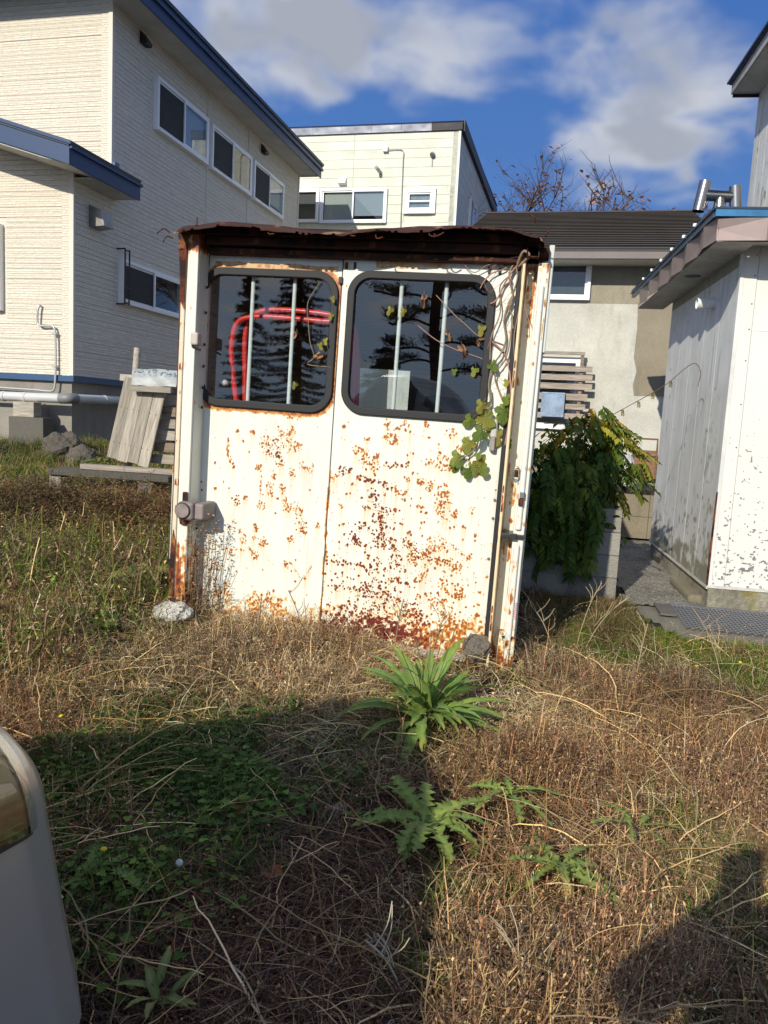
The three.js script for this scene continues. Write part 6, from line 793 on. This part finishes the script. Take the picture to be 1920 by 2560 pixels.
// ------------------------------------------------------------------ trees
function limbTree(o, { seed, h, trunkR, spread, levels, n1, leafGeo, leafM, leafN, barkM, up = .6 }) {
  const r = RNG(seed), gs = [], tips = []; const br = (p, d, len, rad, lv) => { const q = [p]; let c = p.clone(), dir = d.clone(); const n = 4; for (let i = 0; i < n; i++) { dir.add(V((r() - .5) * .35, (r() - .35) * .25 * up, (r() - .5) * .35)).normalize(); c = c.clone().addScaledVector(dir, len / n); q.push(c); } const g = new THREE.TubeGeometry(new THREE.CatmullRomCurve3(q), 6, rad, lv > 1 ? 4 : 6); { const P = g.attributes.position, seg = 7, rs = lv > 1 ? 5 : 7; for (let i = 0; i < P.count; i++) { const t = Math.floor(i / rs) / 6, a = q[0].clone(); const cc = new THREE.CatmullRomCurve3(q).getPoint(Math.min(1, t)); const k = mix(1, .55, t); P.setXYZ(i, cc.x + (P.getX(i) - cc.x) * k, cc.y + (P.getY(i) - cc.y) * k, cc.z + (P.getZ(i) - cc.z) * k); } } gs.push(g); if (lv >= 2) tips.push(...q.slice(1)); if (lv < levels) { const m = lv === 0 ? n1 : 3 + Math.floor(r() * 3); for (let k = 0; k < m; k++) { const at = q[1 + Math.floor(r() * (q.length - 1))], a = r() * 6.283, nd = dir.clone().multiplyScalar(lv === 0 ? .55 : .8).add(V(Math.cos(a) * spread, r() * up, Math.sin(a) * spread)).normalize(); br(at, nd, len * (.55 + .25 * r()), rad * .5, lv + 1); } } };
  part(o, 'trunk', cyl([0, 0, 0], [0, h * .35, 0], trunkR, trunkR * .8, 10), barkM);
  br(V(0, h * .33, 0), V(0, 1, 0), h * .3, trunkR * .8, 0); part(o, 'branches', J(gs), barkM);
  if (leafN) { const s = new Strands(); for (let i = 0; i < leafN; i++) { const t = pick(r, tips), b = r() * 6.283, e = (r() - .6) * 1.6; s.leaf([t.x + (r() - .5) * .15, t.y + (r() - .5) * .15, t.z + (r() - .5) * .15], [Math.cos(b) * Math.cos(e), Math.sin(e), Math.sin(b) * Math.cos(e)], [-Math.sin(b), 0, Math.cos(b)], .1 + .07 * r(), .055 + .03 * r(), vary(pick(r, leafGeo), r)); } part(o, 'leaves', s.geo(), leafM).userData.kind = 'stuff'; }
}
{
  const fit = (o, h, w) => { const bb = new THREE.Box3().setFromObject(o), s = bb.getSize(V(0, 0, 0)); o.scale.set(w / s.x, h / s.y, w / s.z); };   // to the tree's real height and spread
  const bark = M({ rgb: [.13, .09, .07], roughness: .95 }), oc = [[.5, .17, .05], [.58, .26, .1], [.45, .2, .1]];
  const a = thing('cherry_tree', 'bare branched tree with last orange leaves behind the grey roof', 'tree', [-.3, .6, -23.5]); limbTree(a, { seed: 71, h: 8.5, trunkR: .16, spread: 1.15, levels: 5, n1: 8, leafGeo: oc, leafM, leafN: 1500, barkM: bark, up: .75 }); fit(a, 9.2, 7.5);
  const b = thing('cherry_tree', 'lower thin bare tree right of the larger one behind the grey roof', 'tree', [2.4, .6, -23]); limbTree(b, { seed: 77, h: 7.1, trunkR: .11, spread: 1.1, levels: 4, n1: 7, leafGeo: oc, leafM, leafN: 420, barkM: bark, up: .8 }); fit(b, 8.2, 6);
}
function conifer(label, x, z, h, R, seed, dense = 1, tone = [.02, .034, .014]) {
  const o = thing('conifer', label, 'tree', [x, groundY(x, z), z]), r = RNG(seed), s = new Strands(); const bark = M({ rgb: [.07, .05, .04], roughness: 1 });
  part(o, 'trunk', cyl([0, 0, 0], [0, h * .97, 0], h * .022, .02, 10), bark);
  const N = Math.round(h * 15 * dense); for (let i = 0; i < N; i++) { const t = Math.pow(i / N, .85), y = h * (.1 + .9 * t) + (r() - .5) * .35, L = R * Math.pow(1 - t, .8) * (.65 + .55 * r()) + .12, a = i * 2.4 + r(); const m = 10 + Math.round(L * 9); for (let k = 0; k < m; k++) { const q = (k + .5) / m, px = Math.cos(a) * L * q, pz = Math.sin(a) * L * q, py = y - L * .28 * q + L * .16 * q * q; for (let j = 0; j < 7; j++) { const b = a + (r() - .5) * 2.6, e = -.25 + (r() - .6) * .9; s.leaf([px + (r() - .5) * .12, py + (r() - .5) * .1, pz + (r() - .5) * .12], [Math.cos(b) * Math.cos(e), Math.sin(e), Math.sin(b) * Math.cos(e)], [-Math.sin(b), .2, Math.cos(b)], .12 + .13 * r(), .035 + .03 * r(), vary(tone, r)); } } }
  part(o, 'crown', s.geo(), M({ vertexColors: true, roughness: .9, side: THREE.DoubleSide })).userData.kind = 'stuff';
}
// the evergreens behind the camera that the door windows mirror
conifer('slim young conifer mirrored in the left window of the box', -11.4, 20, 6.7, 1.15, 81);
conifer('broad tall conifer mirrored in the left window of the box', -9.2, 19.5, 9.4, 1.9, 82, 1.15);
conifer('small dark conifer mirrored low in the right window of the box', -4.9, 15, 3.6, 1.2, 84);
{
  const o = thing('spreading_pine', 'spreading pine with long level limbs mirrored in the right window of the box', 'tree', [-4.1, 0, 20.5]), r = RNG(83), s = new Strands(), gs = [], bark = M({ rgb: [.06, .045, .035], roughness: 1 });
  part(o, 'trunk', tube([[0, 0, 0], [.1, 2.5, 0], [-.1, 5, .1], [.1, 8.2, 0]], .2, 20, 9), bark);
  for (let i = 0; i < 17; i++) { const y = 3.2 + i * .33, a = i * 2.0 + (r() - .5), L = (3.6 - i * .13) * (.75 + .45 * r()), p = []; for (let k = 0; k <= 5; k++) p.push([Math.cos(a + .1 * k) * L * k / 5, y + .5 * Math.sin(k * .9) * .4 + k * .06 * (r() - .3), Math.sin(a + .1 * k) * L * k / 5]); gs.push(tube(p, .045, 14, 5)); for (let c = 0; c < 26; c++) { const q = .35 + .65 * r(), kx = p[0][0] + Math.cos(a + .5 * q) * L * q, kz = Math.sin(a + .5 * q) * L * q, ky = y + .1 + .25 * r(); for (let j = 0; j < 26; j++) { const b = r() * 6.283, e = (r() - .3) * 1.2; s.leaf([kx + (r() - .5) * .5, ky + (r() - .5) * .22, kz + (r() - .5) * .5], [Math.cos(b) * Math.cos(e), Math.sin(e), Math.sin(b) * Math.cos(e)], [-Math.sin(b), .2, Math.cos(b)], .14 + .12 * r(), .05, vary([.018, .03, .014], r)); } } }
  part(o, 'limbs', J(gs), bark); part(o, 'crown', s.geo(), M({ vertexColors: true, roughness: .9, side: THREE.DoubleSide })).userData.kind = 'stuff';
}

// ------------------------------------------------------------------ parked van on the left: only its front corner is in the picture, its roof throws the long shadow
{
  const Cc = thing('parked_van', 'silver beige van parked at the left edge, front corner in view', 'van', [-1.69, 0, 0]);
  // body surface: side profile stations along z (nose at -z) and a rounded cross section
  const Wd = .82, stations = [[-1.60, .30, .46, .58, .50], [-1.56, .22, .50, .68, .68], [-1.48, .16, .56, .82, .82], [-1.38, .13, .60, .92, .91], [-1.26, .12, .64, .98, .965], [-1.1, .12, .68, 1.03, .99], [-.95, .14, .72, 1.08, 1.0], [-.75, .18, .8, 1.26, 1.0], [-.5, .18, .86, 1.58, 1.0], [-.35, .18, .9, 1.82, 1.0], [-.2, .18, .93, 1.92, 1.0], [.2, .18, .95, 1.96, 1.0], [1.2, .18, .95, 1.96, 1.0], [2.0, .18, .95, 1.93, 1.0], [2.4, .2, .95, 1.70, .98], [2.55, .25, .93, 1.5, .93], [2.6, .32, .9, 1.1, .88]];
  const st = z => { for (let i = 0; i < stations.length - 1; i++) if (z <= stations[i + 1][0]) { const t = (z - stations[i][0]) / (stations[i + 1][0] - stations[i][0]), q = t; return stations[i].map((v, k) => mix(v, stations[i + 1][k], q)); } return stations[stations.length - 1]; };
  // v: 0 bottom edge, .35 belt, 1 roof centre
  const sec = (z, v) => { const q = sec0(z, v), f = sm(-.6, -1.1, z), d = q[1] - .43; return [Math.max(0, q[0] - f * (d > 0 ? .16 * d : .13 * d) * sm(.0, .5, q[0])), q[1]]; };
  const sec0 = (z, v) => { const [, yb, ym, yt, k] = st(z), w = Wd * k, roofed = sm(1.1, 1.5, yt); if (v < .4) { const t = v / .4, y = mix(yb, ym, t); return [w * (1 + .035 * Math.pow(1 - t, 2) * sm(-.7, -1.0, z)), y]; } const t = (v - .4) / .6, a = t * Math.PI / 2, e = mix(1.0, .42, roofed), ww = w * mix(1, .97, 0), top = yt - ym, tuck = roofed * (.2 + .42 * sm(1.4, -.1, z)) * sm(0, .7, t); return [ww * Math.pow(Math.cos(a), e) * (1 - tuck), ym + top * Math.pow(Math.sin(a), mix(.85, .62, roofed))]; };
  const surf = (z, v, off = 0) => { const [x, y] = sec(z, v), d = .004, [x2, y2] = sec(z, Math.min(1, v + d)), [x1, y1] = sec(z, Math.max(0, v - d)), [xa, ya] = sec(Math.min(2.59, z + .02), v), [xb, yb] = sec(Math.max(-1.595, z - .02), v); const tv = V(x2 - x1, y2 - y1, 0), tz = V(xa - xb, ya - yb, .04), n = tv.cross(tz).normalize(); if (n.x * x + n.y * (y - .7) + n.z * (z - .5) < 0) n.negate(); return [x + n.x * off, y + n.y * off, z + n.z * off]; };
  const patch = (zs, vs, off, sgn = 1, flip = false) => { const pos = [], idx = [], nv = vs.length; for (const z of zs) for (const v of vs) { const p = surf(typeof z === 'function' ? z(v) : z, v, off); pos.push(p[0] * sgn, p[1], p[2]); } for (let i = 0; i < zs.length - 1; i++) for (let j = 0; j < nv - 1; j++) { const a = i * nv + j, b = a + nv; if (sgn > 0) idx.push(a, a + 1, b, b, a + 1, b + 1); else idx.push(a, b, a + 1, b, b + 1, a + 1); } const g = new THREE.BufferGeometry(); g.setAttribute('position', new THREE.Float32BufferAttribute(pos, 3)); g.setIndex(idx); g.computeVertexNormals(); return g; };
  const lin_ = (a, b, n) => Array.from({ length: n + 1 }, (_, i) => mix(a, b, i / n));
  const zsAll = [...lin_(-1.60, -1.2, 30), ...lin_(-1.18, .5, 40), ...lin_(.55, 2.6, 30)], vsAll = [...lin_(0, .4, 12), ...lin_(.42, 1, 26)];
  const pos = []; const body = J(patch(zsAll, vsAll, 0, 1), patch(zsAll, vsAll, 0, -1), (() => { const p = [], idx = []; const cap = (z, y0) => { const [, , , yt] = st(z); for (let j = 0; j < vsAll.length - 1; j++) { const a = sec(z, vsAll[j]), b = sec(z, vsAll[j + 1]); p.push(a[0], a[1], z, -a[0], a[1], z, b[0], b[1], z, b[0], b[1], z, -a[0], a[1], z, -b[0], b[1], z); } }; cap(-1.60); cap(2.6); const g = new THREE.BufferGeometry(); g.setAttribute('position', new THREE.Float32BufferAttribute(p, 3)); g.computeVertexNormals(); return g; })(), B(-.6, .17, -1.2, .6, .2, 2.45));
  const paintV = M({ rgb: [.46, .43, .365], metalness: .35, roughness: .36, clearcoat: .6, clearcoatRoughness: .08, side: THREE.DoubleSide });
  const bodyP = part(Cc, 'body', body, paintV);
  for (const s of [1, -1]) {
    const hl = part(Cc, "headlight", patch(lin_(-1.27, -.86, 16), lin_(.38, .6, 12), .004, s), M({ rgb: [.3, .25, .17], roughness: .35, metalness: .5, map: T.mottle, bumpMap: T.bumpWave, bumpScale: .02, side: THREE.DoubleSide })); part(hl, 'lens', patch(lin_(-1.275, -.86, 16), lin_(.375, .6, 12), .02, s), M({ rgb: [.9, .84, .7], transmission: 1, thickness: 0, roughness: .03, ior: 1.6, side: THREE.DoubleSide }));
    part(hl, 'headlight_rim', patch(lin_(-1.315, -1.27, 5), lin_(.37, .6, 12), .008, s), M({ rgb: [.62, .62, .66], roughness: .22, metalness: .6, side: THREE.DoubleSide })); part(hl, 'headlight_lower_rim', patch(lin_(-1.29, -.86, 14), lin_(.365, .38, 4), .004, s), mt.black);
    for (const z of [-.82, 1.85]) { const w = part(Cc, 'wheel', J(new THREE.TorusGeometry(.24, .075, 14, 40).rotateY(Math.PI / 2).scale(1.1, 1, 1).translate(s * .74, .31, z)), mt.black); part(w, 'rim', J(cyl([s * .7, .31, z], [s * .79, .31, z], .19, .17, 28)), M({ rgb: [.5, .5, .5], metalness: .9, roughness: .35 })); }
    part(Cc, 'side_window', patch(lin_(-.35, 2.2, 30), lin_(.47, .68, 8), .006, s), M({ rgb: [.015, .017, .02], roughness: .06, side: THREE.DoubleSide }));
    part(Cc, 'door_mirror', RB(s * .86 - .07, 1.0, -.5, s * .86 + .07, 1.13, -.4, .04, 4), paintV);
  }
  part(Cc, 'windscreen', J(patch(lin_(-.74, -.22, 12), lin_(.74, 1, 10), .006, 1), patch(lin_(-.74, -.22, 12), lin_(.74, 1, 10), .006, -1)), M({ rgb: [.015, .018, .02], roughness: .05, side: THREE.DoubleSide }));
  part(Cc, 'number_plate', B(-.17, .34, -1.615, .17, .48, -1.602), mt.vinyl);
}

// ------------------------------------------------------------------ photographer: stands behind the camera and throws the shadow at the lower right
{
  const bones = [], jt = (a, b, ra, rb) => bones.push([V(...a), V(...b), ra, rb]);
  const hip = [.0, .9, .44], chest = [.01, 1.27, .42], neck = [.1, 1.45, .41];
  jt(hip, [.0, 1.08, .43], .19, .18); jt([.0, 1.08, .43], chest, .18, .18); jt([-.11, 1.36, .42], [.2, 1.36, .42], .085, .085); jt(chest, neck, .12, .06); jt(neck, [.14, 1.53, .4], .055, .055); jt([.14, 1.57, .405], [.14, 1.64, .4], .082, .095); jt([.14, 1.53, .375], [.14, 1.6, .37], .05, .06);
  jt([-.11, 1.38, .42], [-.27, 1.2, .36], .08, .066); jt([-.27, 1.2, .36], [-.05, 1.41, .1], .066, .05);          // left arm up to the phone
  jt([.24, 1.36, .42], [.36, 1.1, .38], .062, .05); jt([.36, 1.1, .38], [.42, .88, .3], .05, .036);
  for (const s of [-1, 1]) { jt([.05 + s * .09, .88, .44], [.05 + s * .11, .48, .43], .095, .065); jt([.05 + s * .11, .48, .43], [.05 + s * .11, .1, .46], .062, .045); jt([.05 + s * .11, .06, .48], [.05 + s * .13, .05, .3], .05, .042); }
  // hands: palm and five fingers each, the left one closed on the phone, the right one hanging
  jt([-.05, 1.41, .1], [-.045, 1.47, .05], .04, .038); for (let i = 0; i < 4; i++) { const y = 1.44 + i * .021; jt([-.05, y, .05], [-.062, y + .006, .026], .011, .01); jt([-.062, y + .006, .026], [-.052, y + .01, .012], .01, .008); } jt([-.05, 1.44, .07], [-.02, 1.49, .045], .012, .009);
  jt([.42, .88, .3], [.42, .8, .27], .03, .03); for (let i = 0; i < 4; i++) { const z = .25 + i * .021, l = [.07, .085, .08, .06][i]; jt([.42, .79, z], [.415, .79 - l * .6, z - .005], .011, .01); jt([.415, .79 - l * .6, z - .005], [.4, .79 - l, z - .01], .01, .008); } jt([.42, .84, .26], [.405, .78, .225], .012, .009);
  for (const q of bones) for (const v of q.slice(0, 2)) if (v.z > .2) { if (v.y > 1.48) v.x -= .05; v.y *= 1.04; v.z -= .13; }   // he stands close behind the phone
  const lo = V(-.42, -.02, -.04), hi = V(.68, 1.86, .68), dist = p => { let d = 9; for (const [a, b, ra, rb] of bones) { const ab = b.clone().sub(a), t = clamp(p.clone().sub(a).dot(ab) / ab.lengthSq()), q = a.clone().addScaledVector(ab, t).distanceTo(p) - mix(ra, rb, t); const k = .03, h = clamp(.5 + .5 * (d - q) / k); d = mix(d, q, h) - k * h * (1 - h); } return d; };
  const size = 96, span = 1.92, cx = (lo.x + hi.x) / 2, cy = (lo.y + hi.y) / 2, cz = (lo.z + hi.z) / 2, mc = new MarchingCubes(size, new THREE.MeshStandardMaterial(), false, false, 400000); mc.isolation = 0; const P = V(0, 0, 0);
  for (let k = 0; k < size; k++) for (let j = 0; j < size; j++) for (let i = 0; i < size; i++) { P.set(cx + (i / size - .5) * span, cy + (j / size - .5) * span, cz + (k / size - .5) * span); mc.field[i + j * size + k * size * size] = Math.abs(P.x - cx) > .6 || Math.abs(P.z - cz) > .42 ? -1 : -dist(P); }
  mc.update(); const n = mc.count, g = new THREE.BufferGeometry(); g.setAttribute('position', new THREE.BufferAttribute(mc.positionArray.slice(0, n * 3), 3)); g.setAttribute('normal', new THREE.BufferAttribute(mc.normalArray.slice(0, n * 3), 3)); g.scale(span / 2, span / 2, span / 2); g.translate(cx, cy, cz);
  const col = new Float32Array(n * 3), pa = g.attributes.position; for (let i = 0; i < n; i++) { const x = pa.getX(i), y = pa.getY(i), z = pa.getZ(i); const c = y > 1.55 && z > .12 ? [.5, .32, .24] : (z < .1 && y > 1.3) || (y < .88 && y > .6 && x > .385 && z < .34) ? [.5, .32, .24] : y > .86 ? [.06, .07, .1] : y > .11 ? [.05, .06, .11] : [.05, .05, .05]; col.set(c, i * 3); } g.setAttribute('color', new THREE.BufferAttribute(col, 3)); g.computeVertexNormals();
  const p = thing('person', 'person in dark jacket holding up a phone, only their shadow falls in view', 'person', [0, 0, 0]); part(p, 'body', g, M({ vertexColors: true, roughness: .85 }));
  const cap = new THREE.SphereGeometry(.108, 28, 18, 0, 6.2832, 0, 1.7); cap.scale(.98, 1.1, 1.06); part(p, 'hair', cap, M({ rgb: [.02, .017, .015], roughness: .7 }), [.09, 1.69, .285], [.25, 0, 0]);
  const f = []; for (const s of [-1, 1]) f.push(new THREE.SphereGeometry(.011, 10, 8).translate(.09 + s * .032, 1.67, .18)); part(p, 'eyes', J(f), mt.black); part(p, 'nose', new THREE.ConeGeometry(.014, .04, 8).rotateX(-.4).translate(.09, 1.638, .172), M({ rgb: [.5, .32, .24] })); part(p, 'mouth', new THREE.SphereGeometry(.02, 12, 8).scale(1, .25, .4).translate(.09, 1.6, .188), M({ rgb: [.35, .13, .11] })); part(p, 'ears', J(new THREE.SphereGeometry(.022, 10, 8).scale(.4, 1, .7).translate(-.007, 1.66, .28), new THREE.SphereGeometry(.022, 10, 8).scale(.4, 1, .7).translate(.187, 1.66, .28)), M({ rgb: [.5, .32, .24] }));
  const ph = thing('phone', 'slim dark phone held up by the photographer, out of view', 'phone', [.005, 1.43, .02]); part(ph, 'case', RB(-.045, -.045, 0, .04, .125, .009, .004), mt.black); part(ph, 'screen', B(-.04, -.04, .0095, .035, .12, .011), M({ rgb: [.02, .02, .025], roughness: .1 }));
}
// things of one kind carry one group
const GROUPS = { dandelion: 'toothed leaf rosettes in the lot', dry_stalk: 'dry stalks standing in the lot', rough_stone: 'loose stones on the lot', cherry_tree: 'bare trees behind the grey roof', conifer: 'evergreens behind the camera', leafy_weed: 'leafy weeds by the left house', fallen_leaf: 'fallen leaves on the ground', small_flower: 'small flowers in the weeds' };
for (const o of scene.children) { const k = o.name.replace(/_\d{3}$/, ''); if (GROUPS[k]) o.userData.group = GROUPS[k]; }
renderer.render(scene, camera);
